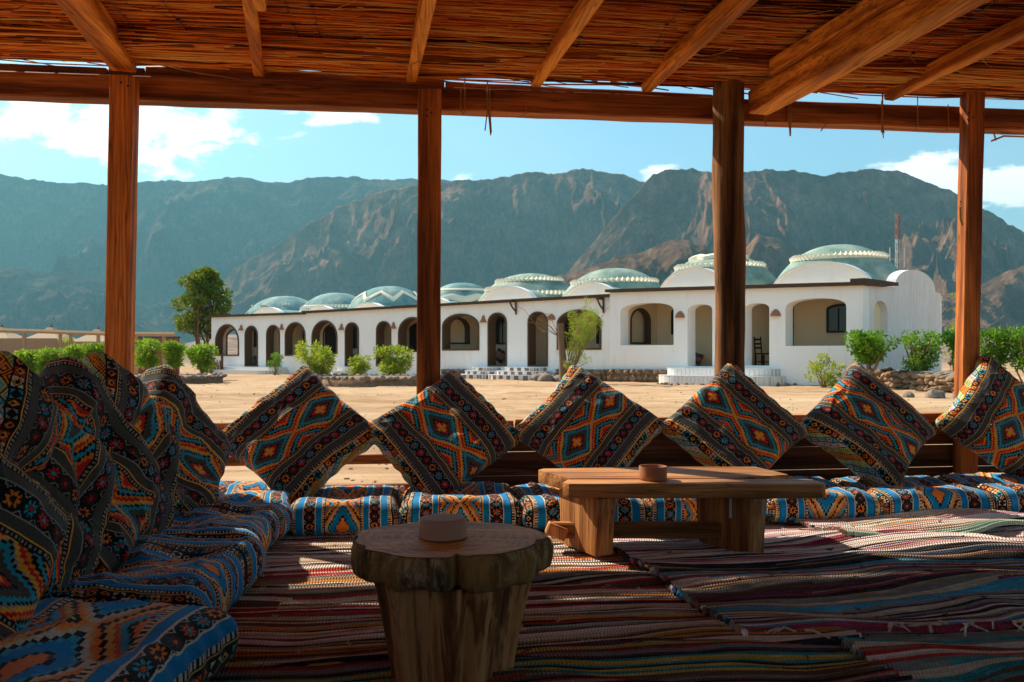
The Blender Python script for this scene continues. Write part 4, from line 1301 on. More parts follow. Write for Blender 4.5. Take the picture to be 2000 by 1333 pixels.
# posts (each leans a little, as in the photograph)
def post(pxt, pxb, ytop, w, dpt, mat, b=-.09, rnd=False, lab=None):
    a0 = fence_a(pxb, b); a1 = fence_a(pxt, b)
    # column positions at y=200 and y=700
    da = (a1 - a0) / ((700 - 200) / FPX * 5.1)
    zt = EYE + (HZ - ytop) / FPX * (5.19 + a1 * sT + b * cT)
    z0 = -.05
    at_ = lambda z: a0 + da * (z - EYE)
    if not rnd: return timber('post', (at_(z0), b, z0), (at_(zt), b, zt), mat, w, dpt, nseg=9, wob=.0025, bev=.006, lab=lab)
    mb = MB(); n = 18; rows = 26; vs = []; fs = []
    for i in range(rows + 1):
        z = z0 + (zt - z0) * i / rows
        for k in range(n):
            an = 2 * math.pi * k / n
            r_ = w / 2 * (1 + .16 * (vnoise(np.array([math.cos(an) * 1.6 + 5]), np.array([math.sin(an) * 1.6 + z * 1.1]), 4)[0] - .5) + .16 * (vnoise(np.array([an * 2.2]), np.array([z * 2.4]), 8)[0] - .5))
            vs.append((at_(z) + r_ * math.cos(an), b + r_ * math.sin(an), z))
    for i in range(rows):
        for k in range(n): fs.append((i * n + k, i * n + (k + 1) % n, (i + 1) * n + (k + 1) % n, (i + 1) * n + k))
    fs.append(tuple(rows * n + k for k in range(n)))
    ob = mb.add(vs, fs).build('post', mat, SH, 60)
    if lab: ob['label'] = lab
    return ob
post(243.5, 233, 152, .140, .115, MAT['post'])
post(839.5, 837, 180, .148, .14, MAT['post'])
post(1421, 1425, 166, .200, .2, MAT['bark_post'], rnd=True, lab='round dark weathered trunk post')
post(1898, 1889, 172, .122, .10, MAT['post'])
post(-900, -905, 150, .15, .15, MAT['post'])
post(2560, 2550, 190, .15, .15, MAT['post'])
# the rope loop on the right post
rp = [(fence_a(1875, -.17), -.175, 2.0), (fence_a(1872, -.17), -.185, 1.96), (fence_a(1874, -.17), -.18, 1.88), (fence_a(1880, -.17), -.17, 1.84)]
MB().tube(rp, .007, 6).build('rope', MAT['straw'], SH, 60)

# main beam in three lengths, with upper boards
cuts = [-7.5, fence_a(246, 0), fence_a(1423, 0), 7.0]
for i in range(3):
    timber('beam', (cuts[i] + (.004 if i else 0), .06, 2.625 + (0, .0, -.005)[i]), (cuts[i + 1], .06, 2.625 - (0, 0, .005)[i]), MAT['beam'], .13, .150, nseg=24, wob=.003)
timber('beam', (fence_a(285, .07), .075, 2.745), (fence_a(868, .07), .075, 2.735), MAT['beam'], .07, .075, nseg=8, lab='thin upper board on the beam')
timber('beam', (fence_a(868, .07) + .006, .08, 2.735), (fence_a(1392, .07), .08, 2.718), MAT['beam'], .05, .045, nseg=8)
timber('beam', (-7.5, .08, 2.735), (fence_a(210, .07), .08, 2.735), MAT['beam'], .06, .06, nseg=8)

timber('beam', (fence_a(210, .07) + .004, .082, 2.738), (fence_a(285, .07) - .004, .082, 2.738), MAT['board'], .05, .07, nseg=2)

# rafters running back over the viewer
def rafter(px, py, vp, w, h, z, b_end=-.02, b_back=-7.0, mat='pine_y', lab=None):
    a = fence_a(px, b_end)
    pw = loc2w(a, b_end)
    d = Vector(((vp - 1000) / FPX, 1.0, 0)).normalized()
    dl = Vector((d.x * cT + d.y * sT, -d.x * sT + d.y * cT, 0))
    q = Vector((a, b_end, z)); p = q - dl * ((b_end - b_back) / dl.y)
    return timber('rafter', p, q, MAT[mat], w, h, nseg=14, wob=.003, lab=lab)
rafter(241, 148, 661, .150, .125, 2.775, lab='thick rafter over the left post')
rafter(506, 150, 585, .062, .10, 2.765)
rafter(803, 155, 681, .068, .10, 2.765)
rafter(1046, 163, 668, .070, .10, 2.765)
rafter(1262, 184, 672, .078, .11, 2.762)
rafter(1480, 225, 590, .150, .150, 2.63, b_end=-.11, lab='heavy low rafter beside the round post')
rafter(1512, 170, 592, .085, .095, 2.757, b_end=-.42)
rafter(1735, 195, 705, .080, .10, 2.762)
rafter(2080, 200, 700, .080, .10, 2.762)
rafter(-120, 120, 650, .080, .10, 2.765)
# spliced pieces on the rafters
def splice(px0, py0, px1, py1, w, h, z, b0, b1):
    pass
def cleat(px, py, b, L, w, h, z, vp):
    a = (fence_a(px, b))
    d = Vector(((vp - 1000) / FPX, 1.0, 0)).normalized(); dl = Vector((d.x * cT + d.y * sT, -d.x * sT + d.y * cT, 0))
    q = Vector((a, b, z)); timber('cleat', q - dl * L, q, MAT['pine_y'], w, h, nseg=3)
cleat(507, 40, -1.02, 1.2, .062, .11, 2.760, 585)

# reed mat: thousands of single reeds, tied in rows, with a solid backing slab on top
def mat_reed():
    t = NT('reed')
    at_ = t.n('ShaderNodeAttribute'); at_.attribute_name = 'tone'
    c = t.ramp(at_.outputs['Fac'], [(0, (.06, .013, .004)), (.20, (.30, .055, .008)), (.40, (.90, .20, .016)), (.66, (.95, .36, .045)), (1, (.95, .58, .15))])
    n = t.noise(t.coords((2, 60, 60)), 1.0, 4, .6)
    t.color(t.mix(t.m('MULTIPLY', n, .35), c, (.16, .035, .008))).rough(.6)
    return t.mat
MAT['reed'] = mat_reed()
def reeds(name, n, z0, z1, b0, b1, seed, rr=(.0028, .0066), slope=.034, a_lo=-5.6, a_hi=6.4, L=(.7, 2.2), cross=.0):
    r = np.random.RandomState(seed)
    nb = 3; seg = 3
    b = r.uniform(b0, b1, n); a = r.uniform(a_lo, a_hi, n); ln = r.uniform(L[0], L[1], n)
    rad = r.uniform(rr[0], rr[1], n); z = r.uniform(z0, z1, n) 
    ang = r.normal(size=n) * slope
    if cross: ang = np.where(r.uniform(size=n) < cross, r.uniform(-.9, .9, n), ang)
    sag = r.normal(size=n) * .012; bow = r.normal(size=n) * .02
    t = np.linspace(-.5, .5, seg + 1)
    A = a[:, None] + ln[:, None] * t * np.cos(ang)[:, None]
    B = b[:, None] + ln[:, None] * t * np.sin(ang)[:, None] + bow[:, None] * (1 - 4 * t ** 2)
    Z = z[:, None] + sag[:, None] * (1 - 4 * t ** 2) + (r.normal(size=n) * .008)[:, None] * t * 2
    lim = b1 + .10
    B = np.minimum(B, lim + r.uniform(-.08, .03, (n, 1)))
    th = np.array([0, 2.094, 4.189]) + .5
    V = np.stack([np.broadcast_to(A[..., None], A.shape + (3,)), B[..., None] + rad[:, None, None] * np.cos(th), Z[..., None] + rad[:, None, None] * np.sin(th)], -1)
    V = V.reshape(-1, 3)
    base = (np.arange(n) * (seg + 1) * 3)[:, None, None, None]
    i = np.arange(seg)[None, :, None, None] * 3; k = np.arange(3)[None, None, :, None]
    F = np.concatenate([base + i + k, base + i + (k + 1) % 3, base + i + 3 + (k + 1) % 3, base + i + 3 + k], -1).reshape(-1, 4)
    me = bpy.data.meshes.new(name); me.from_pydata(V.tolist(), [], F.tolist()); me.materials.append(MAT['reed'])
    tone = np.clip(r.normal(.45, .25, n) + (vnoise(a * .5, b * 3, seed) - .5) * .5, 0, 1)
    at_ = me.attributes.new('tone', 'FLOAT', 'POINT'); at_.data.foreach_set('value', np.repeat(tone, (seg + 1) * 3).astype(np.float32))
    me.polygons.foreach_set('use_smooth', [True] * len(me.polygons)); me.update()
    o = bpy.data.objects.new(name, me); COL.objects.link(o); o.parent = SH
    o['kind'] = 'stuff'
    return o
reeds('reed_mat', 14500, 2.835, 2.865, -5.2, .0, 1)
reeds('reed_mat', 9500, 2.868, 2.90, -5.2, -.03, 2)
reeds('loose_straw', 700, 2.815, 2.835, -3.4, -.02, 3, (.0012, .003), .3, L=(.12, .55), cross=.6)
reeds('reed_mat', 3200, 2.765, 2.835, -.42, .0, 6)
MB().box((.4, -4.40, 2.935), (13.0, 8.6, .05)).build('light_blocking_slab', MAT['thatch'] if 'thatch' in MAT else MAT['reed'], SH)  # added slab that stops daylight leaking between the reeds
reeds('reed_mat', 1500, 2.84, 2.87, -7.05, -5.1, 5)
# ragged straws at the mat's open edge
def edge_straw():
    r = random.Random(8); mb = MB()
    for i in range(170):
        a = r.uniform(-4.2, 4.2); z = r.uniform(2.78, 2.86); b = r.uniform(-.06, .10); ln = r.uniform(.10, .6)
        an = r.gauss(0, .22)
        mb.tube([(a, b, z), (a + ln * .5, b + r.uniform(-.02, .02), z - .004 + math.sin(an) * ln * .25), (a + ln, b + r.uniform(-.03, .03), z + math.sin(an) * ln * .4 - .012)], r.uniform(.0025, .006), 4)
    return mb
o = edge_straw().build('edge_straw', MAT['reed_plain'] if 'reed_plain' in MAT else MAT['straw'], SH); o['kind'] = 'stuff'
# tie wires with knots in the mat
for px in (62, 300, 392, 600, 640, 820, 1105, 1240, 1480, 1700):
    a = fence_a(px, -.1); mb = MB(); pts = []
    for i in range(26):
        b = -.1 - i * .12; pts.append((a + (px - 900) * -.0000 + rng.uniform(-.012, .012), b, 2.826 + rng.uniform(-.006, .006)))
    mb.tube(pts, .0028, 4)
    for p in pts[::2]: mb.box(p, (.02, .012, .010))
    mb.build('tie_wire', MAT['iron'], SH)
# straws hanging below the beam
for px, n_, ln in ((952, 4, .17), (903, 2, .04), (1023, 1, .05), (1491, 2, .05), (1540, 4, .12), (1612, 1, .07), (1718, 4, .10), (1790, 1, .06), (1848, 1, .03)):
    a = fence_a(px, 0); mb = MB()
    for k in range(n_):
        x = a + rng.uniform(-.015, .015); l = ln * rng.uniform(.5, 1)
        mb.tube([(x, -.018, 2.56 + rng.uniform(0, .25)), (x + rng.uniform(-.004, .004), -.02, 2.54), (x + rng.uniform(-.02, .02) - (.03 if n_ == 1 else 0), -.02, 2.545 - l)], .004, 4)
    mb.build('hanging_straw', MAT['straw'], SH)
# bare sticks at the right end under the beam
mb = MB()
mb.tube([(fence_a(1921, .1), .02, 2.47), (fence_a(1960, .1), .1, 2.53), (fence_a(2030, .1), .2, 2.56)], .007, 5); mb.tube([(fence_a(1925, .1), .02, 2.53), (fence_a(1945, .1), .1, 2.50)], .006, 5); mb.tube([(fence_a(1925, .1), .02, 2.555), (fence_a(1950, .1), .06, 2.53)], .005, 5)
mb.build('bare_stick', MAT['straw'], SH)

# rails behind the cushions: open at the left, boarded at the right
aR0, aC, aR1 = -2.5, fence_a(912, .02), 6.2
for z in (.10, .295, .505):
    timber('rail', (aR0, .03, z), (fence_a(1003, .02), .03, z - .003), MAT['rail'], .045, .062 if z < .4 else .06, nseg=10, wob=.003, bev=.005)
timber('rail', (fence_a(1003, .02) + .01, .035, .505), (aR1, .035, .545), MAT['rail'], .05, .07, nseg=10, wob=.003, bev=.005)
nb_ = 3
for i in range(nb_):
    z0 = .02 + .155 * i
    timber('backrest_board', (aC, .0, z0 + .078), (aR1, .0, z0 + .078 + .02), MAT['board'], .03, .150, nseg=4, wob=.002, bev=.004)
# white round fittings on the lowest rail
for px in (774, 786):
    a = fence_a(px, .0); mb = MB()
    n = 20; vs = [(a + .019 * math.cos(6.2832 * k / n), y, .103 + .019 * math.sin(6.2832 * k / n)) for y in (.002, -.012) for k in range(n)]
    mb.add(vs, [tuple(range(n)), tuple(n + k for k in range(n))[::-1]] + [(k, (k + 1) % n, n + (k + 1) % n, n + k) for k in range(n)])
    mb.build('round_fitting', MAT['plastic'], SH)
# left side: low rails the cushions lean on
for z in (.12, .32, .52): timber('rail', (-2.46, -.10, z), (-2.46, -5.2, z), MAT['pine_y'], .045, .06, nseg=8, wob=.003, bev=.005)
for b in (-1.75, -3.4, -5.1): timber('post', (-2.50, b, -.05), (-2.50, b, .58), MAT['post'], .07, .07, nseg=2)
# rear of the shelter, behind the viewer: posts, beam, and an added screen to darken and warm the front
MB().box((.4, -8.62, .9), (12.6, .05, 1.8)).build('added_shade_screen', MAT['straw'], SH)
timber('beam', (-6, -6.9, 2.64), (6.6, -6.9, 2.64), MAT['beam'], .14, .15)
for a in (-5.2, -2.4, 0.8, 3.6, 6.2): timber('post', (a, -6.8, -.05), (a, -6.8, 2.56), MAT['post'], .15, .15, nseg=4)

# ------------------------------------------------------------------ rag rugs
RUGC = {'red': (.52, .05, .04), 'beige': (.66, .50, .36), 'tan': (.40, .26, .155), 'grey': (.25, .235, .215), 'dark': (.04, .035, .038), 'pink': (.66, .36, .38), 'white': (.90, .85, .80), 'rose': (.86, .60, .56),
        'teal': (.05, .27, .28), 'sky': (.08, .38, .56), 'orange': (.66, .26, .05), 'yellow': (.60, .38, .07), 'plum': (.13, .055, .075), 'green': (.40, .55, .43), 'navy': (.03, .055, .13), 'magenta': (.36, .05, .10), 'brown': (.17, .09, .05)}
RM = {}
def rag(cn):
    if cn in RM: return RM[cn]
    c = RUGC[cn]; t = NT('rag_' + cn)
    w = t.coords((1, 1, 1))
    n = t.noise(t.coords((7, 40, 1)), 1.0, 4, .6); r_ = t.rnd()
    col = t.mix(t.m('MULTIPLY', r_, .5), c, [x * .6 for x in c])
    col = t.mix(t.m('MULTIPLY', t.ramp(n, [(.5, (0, 0, 0)), (.72, (1, 1, 1))]), .55), col, [min(1, x * 1.5 + .08) for x in c])
    w = t.n('ShaderNodeVectorMath'); w.operation = 'ADD'; t.l(t.coords((1, 1, 1)), w.inputs[0]); cb_ = t.n('ShaderNodeCombineXYZ'); t.l(t.m('MULTIPLY', r_, 5.0), cb_.inputs[0]); t.l(cb_.outputs[0], w.inputs[1]); w = w.outputs[0]
    wv = t.n('ShaderNodeTexWave'); wv.wave_type = 'BANDS'; wv.bands_direction = 'X'; wv.inputs['Scale'].default_value = 26; wv.inputs['Distortion'].default_value = 1.2
    t.l(w, wv.inputs['Vector'])
    col = t.mix(t.m('MULTIPLY', wv.outputs['Fac'], .30), col, (.55, .5, .45), 'MULTIPLY')
    t.color(col).rough(.95).bump(wv.outputs['Fac'], .7, .006)
    t.b.inputs['Specular IOR Level'].default_value = .05
    RM[cn] = t.mat
    return t.mat
def rug(a0, a1, b0, b1, z, pal, label, seed, skew=0.0, buckle=1.0, row=.0130, fringe_front=False, edge_cord=False, far=None):
    root = empty('rag_rug', loc2w((a0 + a1) / 2, (b0 + b1) / 2, z), TH)
    tag(root, label, 'rug', 'striped rag rugs on the floor')
    r = random.Random(seed)
    ca, cb = (a0 + a1) / 2, (b0 + b1) / 2
    n = int((b1 - b0) / row); ns = max(20, int((a1 - a0) / .03))
    aa = np.linspace(a0, a1, ns + 1)
    cur = r.choice(pal); left = r.randint(1, 4)
    def field(A, B):
        w1 = fbm(A * 1.1 + seed, B * 2.3, 3, seed) - .5
        w2 = vnoise(A * 3.2 + seed, B * 7.0, seed + 3) - .5
        dz = np.clip(vnoise(A * .9 + seed * 2, B * 5.0 + A * 1.2, seed + 9) - .52, 0, 1) * .085 * buckle + (vnoise(A * 4, B * 9, seed + 4)) * .008 * buckle
        return w1 * .17 * buckle + w2 * .055 * buckle + (vnoise(A * 7 + seed, B * 4.0, seed + 6) - .5) * .016 * buckle, dz
    for i in range(n):
        if left <= 0: cur = r.choice(far[1] if far and b0 + i * row > far[0] + r.uniform(-.12, .12) else pal); left = r.choice((1, 1, 1, 1, 1, 2, 2, 3))  # far rows take paler rags: own colouring plus sunlight put into the colour
        left -= 1
        B = np.full_like(aa, b0 + (i + .5) * row)
        dy, dz = field(aa, B); dy2, dz2 = field(aa, B + row)
        pitch = np.maximum(row * .55, (B + row + dy2) - (B + dy))
        rad = pitch * .56
        e0, e1 = r.uniform(-.015, .015), r.uniform(-.02, .02)
        A = aa + np.linspace(e0, e1, ns + 1) + skew * (B - b0)
        prof = [(-1.0, .0), (-.72, .62), (0, 1.0), (.72, .62), (1.0, 0)]
        jit = 1 + .22 * (vnoise(aa * 9 + i * 3.3, aa * 0 + i, seed + 12) - .5)
        V = []
        for (u, h) in prof:
            V.append(np.stack([A - ca, B + dy + pitch / 2 + u * rad - cb, dz + .0135 * h * jit + .002 + (0 if h else -.008)], -1))
        V = np.stack(V, 1).reshape(-1, 3)
        k = np.arange(ns)[:, None]; j = np.arange(4)[None, :]
        F = np.stack([k * 5 + j, k * 5 + j + 1, (k + 1) * 5 + j + 1, (k + 1) * 5 + j], -1).reshape(-1, 4)
        me = bpy.data.meshes.new('woven_row'); me.from_pydata(V.tolist(), [], F.tolist()); me.materials.append(rag(cur)); me.polygons.foreach_set('use_smooth', [True] * len(me.polygons)); me.update()
        if r.random() < .45:      # a new rag is knotted in part way along
            c2 = r.choice(pal); me.materials.append(rag(c2)); cut = r.randint(2, ns - 2)
            mi = np.zeros(len(me.polygons), np.int32); mi[cut * 4:] = 1; me.polygons.foreach_set('material_index', mi)
        o = bpy.data.objects.new('woven_row', me); COL.objects.link(o); o.parent = root
    # backing cloth
    A, B = np.meshgrid(np.linspace(a0 + .02, a1 - .02, 40), np.linspace(b0 + .01, b1 - .005, 60))
    dy, dz = field(A, B)
    g = grid_mesh('backing', A - ca + skew * (B - b0), B - cb + dy, dz - .004, rag('brown')); g.parent = root
    # knots, tufts and loose ends
    mb = MB()
    for i in range(80):
        a, b = r.uniform(a0, a1), r.uniform(b0, b1)
        dy, dz = field(np.array([a]), np.array([b]))
        p = Vector((a - ca + skew * (b - b0), b - cb + float(dy[0]), float(dz[0]) + .012))
        for k in range(r.randint(2, 5)): mb.tube([p, p + Vector((r.uniform(-.022, .022), r.uniform(-.015, .015), r.uniform(.002, .012)))], [.004, .0012], 4)
    o = mb.build('loose_tuft', rag(r.choice(['dark', 'beige', 'grey', 'brown'])), root); o['kind'] = 'stuff'
    if fringe_front:
        mb = MB()
        for i in range(60):
            a = r.uniform(a0, a1); p = Vector((a - ca, b0 - cb + .02, .02))
            q = p + Vector((r.uniform(-.08, .08), r.uniform(-.11, .0), -.006)); m_ = p.lerp(q, .5) + Vector((r.uniform(-.04, .04), 0, .018))
            mb.tube([p, m_, q], [.005, .004, .003], 5)
        o = mb.build('fringe', rag('beige'), root, 60); o['kind'] = 'stuff'
    if edge_cord:
        for i in range(int((b1 - b0) / .03)):
            b = b0 + i * .03
            dy, dz = field(np.array([a0]), np.array([b]))
            o = MB().tube([(a0 - ca + skew * (b - b0) + r.uniform(-.014, .0), b - cb + float(dy[0]) - .014, float(dz[0]) + .004), (a0 - ca + skew * (b - b0) + r.uniform(-.012, .004), b - cb + float(dy[0]) + .015, float(dz[0]) + .014)], [.010, .012], 6).build('edge_knot', rag(r.choice(pal)), root, 60)
    return root
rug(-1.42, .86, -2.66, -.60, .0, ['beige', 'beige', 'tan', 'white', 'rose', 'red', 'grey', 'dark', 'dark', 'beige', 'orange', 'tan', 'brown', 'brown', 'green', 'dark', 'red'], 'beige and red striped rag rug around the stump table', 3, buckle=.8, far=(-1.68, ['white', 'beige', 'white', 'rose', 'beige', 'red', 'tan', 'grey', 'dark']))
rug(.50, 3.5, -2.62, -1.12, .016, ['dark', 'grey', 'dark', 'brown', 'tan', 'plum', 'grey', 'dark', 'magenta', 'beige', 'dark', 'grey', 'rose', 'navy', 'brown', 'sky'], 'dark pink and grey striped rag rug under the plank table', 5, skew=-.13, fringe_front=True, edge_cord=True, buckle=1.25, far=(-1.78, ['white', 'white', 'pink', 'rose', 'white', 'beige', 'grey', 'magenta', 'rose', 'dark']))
rug(1.55, 4.9, -1.42, -.62, .036, ['white', 'white', 'pink', 'green', 'white', 'grey', 'rose', 'beige', 'dark', 'white', 'orange'], 'pale white pink and green striped rag rug in the sun before the mattresses', 8, skew=-.15, buckle=1.3)
rug(.35, 2.0, -1.25, -.66, .004, ['white', 'rose', 'grey', 'pink', 'beige', 'white', 'plum'], 'narrow pink and white rag rug strip behind the plank table legs', 12, buckle=.8)
rug(-1.42, .80, -4.7, -2.64, .006, ['teal', 'dark', 'grey', 'yellow', 'brown', 'brown', 'red', 'plum', 'teal', 'dark', 'tan'], 'teal yellow and black striped rag rug in front of the stump table', 15, buckle=.9)
rug(.78, 3.6, -4.7, -2.60, .004, ['teal', 'plum', 'grey', 'brown', 'dark', 'red', 'brown', 'beige', 'grey', 'rose'], 'brown teal and plum striped rag rug at the bottom right', 18, buckle=1.0)
# nail heads where the beam meets the posts
for px, b, zs in ((236, -.168, (2.60, 2.66)), (250, -.168, (2.58,)), (834, -.162, (2.50, 2.46)), (843, -.162, (2.48,)), (1892, -.168, (2.60, 2.55)), (1901, -.168, (2.57,))):
    for z in zs:
        a_ = fence_a(px, b); MB().box((a_, b, z), (.011, .008, .011)).build('nail', MAT['iron'], SH)

# ------------------------------------------------------------------ woven kilim cushions and mattresses
# palette slots: 0 black 1 ground 2 white 3 yellow-orange 4 red 5 teal 6 orange 7 dark maroon 8 pale line
PAL_G = np.array([(.013, .012, .013), (.070, .070, .060), (.62, .58, .52), (.84, .40, .045), (.64, .028, .020), (.025, .34, .48), (.82, .22, .025), (.13, .022, .022), (.30, .28, .26), (.55, .50, .12)])
PAL_B = np.array([(.013, .012, .015), (.003, .23, .54), (.60, .54, .45), (.74, .40, .10), (.64, .11, .03), (.05, .36, .50), (.84, .23, .03), (.07, .03, .03), (.62, .56, .46), (.50, .46, .30)])

def kilim(u, v, blue, shift=0.0):
    """Palette slot of the woven band pattern at u (across the bands, period 1) and v (along them)."""
    u = u % 1.0; v = v + shift
    uu = np.minimum(u, 1 - u)
    c = np.zeros(u.shape, int)
    # border of small squares
    k = np.floor(v / .062); t = (v / .062 - k) - .5; s = (uu - .040) / .062
    r = np.maximum(np.abs(t), np.abs(s)); d = np.abs(t) + np.abs(s)
    cols = np.array([5, 2, 4, 0, 8, 0])[(k.astype(int)) % 6]
    z = uu < .078
    c = np.where(z & (r < .42), cols, c)
    c = np.where(z & (d < .46), 0, c)
    c = np.where(z & (d < .36), np.array([0, 3, 3, 6, 0, 3])[(k.astype(int)) % 6], c)
    c = np.where(z & (d < .22), 0, c)
    # dentils and orange lines
    q = (np.floor(v / .0115).astype(int) % 2) == 0
    c = np.where((uu >= .078) & (uu < .086), 3, c)
    c = np.where((uu >= .090) & (uu < .112), np.where(q, 8, 0), c)
    c = np.where((uu >= .116) & (uu < .170), 1, c)
    c = np.where((uu >= .170) & (uu < .176), 8, c)
    # flower band
    fb = (uu >= .176) & (uu < .268)
    pf = .088; k = np.floor(v / pf); t = (v / pf - k - .5) * pf; s = uu - .222
    rr = np.hypot(t, s); an = np.arctan2(s, t)
    kk = k.astype(int) % 4
    pc = np.array([4, 5, 6, 7])[kk]; cc = np.array([5, 4, 0, 4])[kk]
    pet = .034 * (.74 + .26 * np.cos(8 * an))
    c = np.where(fb, 0, c)
    c = np.where(fb & (rr < pet), pc, c); c = np.where(fb & (rr < .0145), 0, c); c = np.where(fb & (rr < .010), cc, c)
    e = np.minimum(uu - .176, .268 - uu)
    tri = .020 * np.clip(1 - np.abs(t) / .044 * -1 - 1.0, 0, 1)
    c = np.where(fb & (np.abs(e - (.018 * np.clip((np.abs(t) - .022) / .022, 0, 1))) < .0028) & (np.abs(t) > .022), 8, c)
    c = np.where((uu >= .268) & (uu < .274), 8, c)
    c = np.where((uu >= .274) & (uu < .320), 1, c)
    c = np.where((uu >= .320) & (uu < .328), 3, c)
    c = np.where((uu >= .331) & (uu < .348), np.where(q, 8, 0), c)
    # stepped diamonds
    ce = uu >= .350
    qx = np.floor(np.abs(u - .5) / .0125) * .0125 / .150
    P = .56; vv = (v / P) % 1.0; py_ = np.floor(np.abs(vv - .5) * P / .0125) * .0125 / (P / 2)
    r = (qx + py_)
    bands = [(0.06, 3), (.30, 4), (.37, 0), (.62, 1), (.77, 5), (.84, 0), (.90, 8), (1.03, 3), (1.15, 4), (1.24, 6), (1.34, 0), (1.48, 5), (1.58, 0), (1.72, 6), (2.2, 4)]
    if blue: bands = [(.12, 3), (.30, 6), (.38, 0), (.66, 1), (.74, 5), (.82, 0), (.92, 2), (1.0, 3), (1.1, 6), (1.2, 0), (1.34, 3), (1.46, 4), (1.6, 5), (1.72, 0), (2.2, 6)]
    m = np.full(u.shape, 4)
    for lim, col in reversed(bands): m = np.where(r < lim, col, m)
    cross = ((np.abs(u - .5) < .014) & (np.abs(vv - .5) * P < .048)) | ((np.abs(u - .5) < .042) & (np.abs(vv - .5) * P < .014))
    m = np.where(cross, 3 if not blue else 6, m)
    c = np.where(ce, m, c)
    return c
def lattice(u, v):
    a, b = u + v, u - v
    p = .088
    ka, kb = np.floor(a / p), np.floor(b / p)
    t = np.maximum(np.abs(a / p - ka - .5), np.abs(b / p - kb - .5))
    k = ((ka * 3 + kb * 5).astype(int)) % 5
    c = np.array([9, 5, 6, 2, 9])[k]
    c = np.where(t > .44, 0, c); c = np.where((t < .27) & (t > .16), np.array([0, 3, 0, 4, 5])[k], c); c = np.where(t <= .10, np.array([5, 0, 3, 0, 2])[k], c)
    return c

def mat_weave():
    t = NT('woven_kilim_cloth')
    a = t.n('ShaderNodeAttribute'); a.attribute_name = 'weave'
    n = t.noise(t.coords(), 260, 2, .6)
    n2 = t.noise(t.coords(), 9, 4, .6)
    c = t.mix(t.m('MULTIPLY', n2, .28), a.outputs['Color'], (.62, .57, .50), 'MULTIPLY')
    c = t.mix(.08, c, t.ramp(n, [(.3, (.05, .05, .05)), (.7, (.5, .48, .45))]), 'OVERLAY')
    t.color(c).rough(.92).bump(n, .45, .003)
    t.b.inputs['Specular IOR Level'].default_value = .08
    t.b.inputs['Sheen Weight'].default_value = .12
    return t.mat
MAT['weave'] = mat_weave()

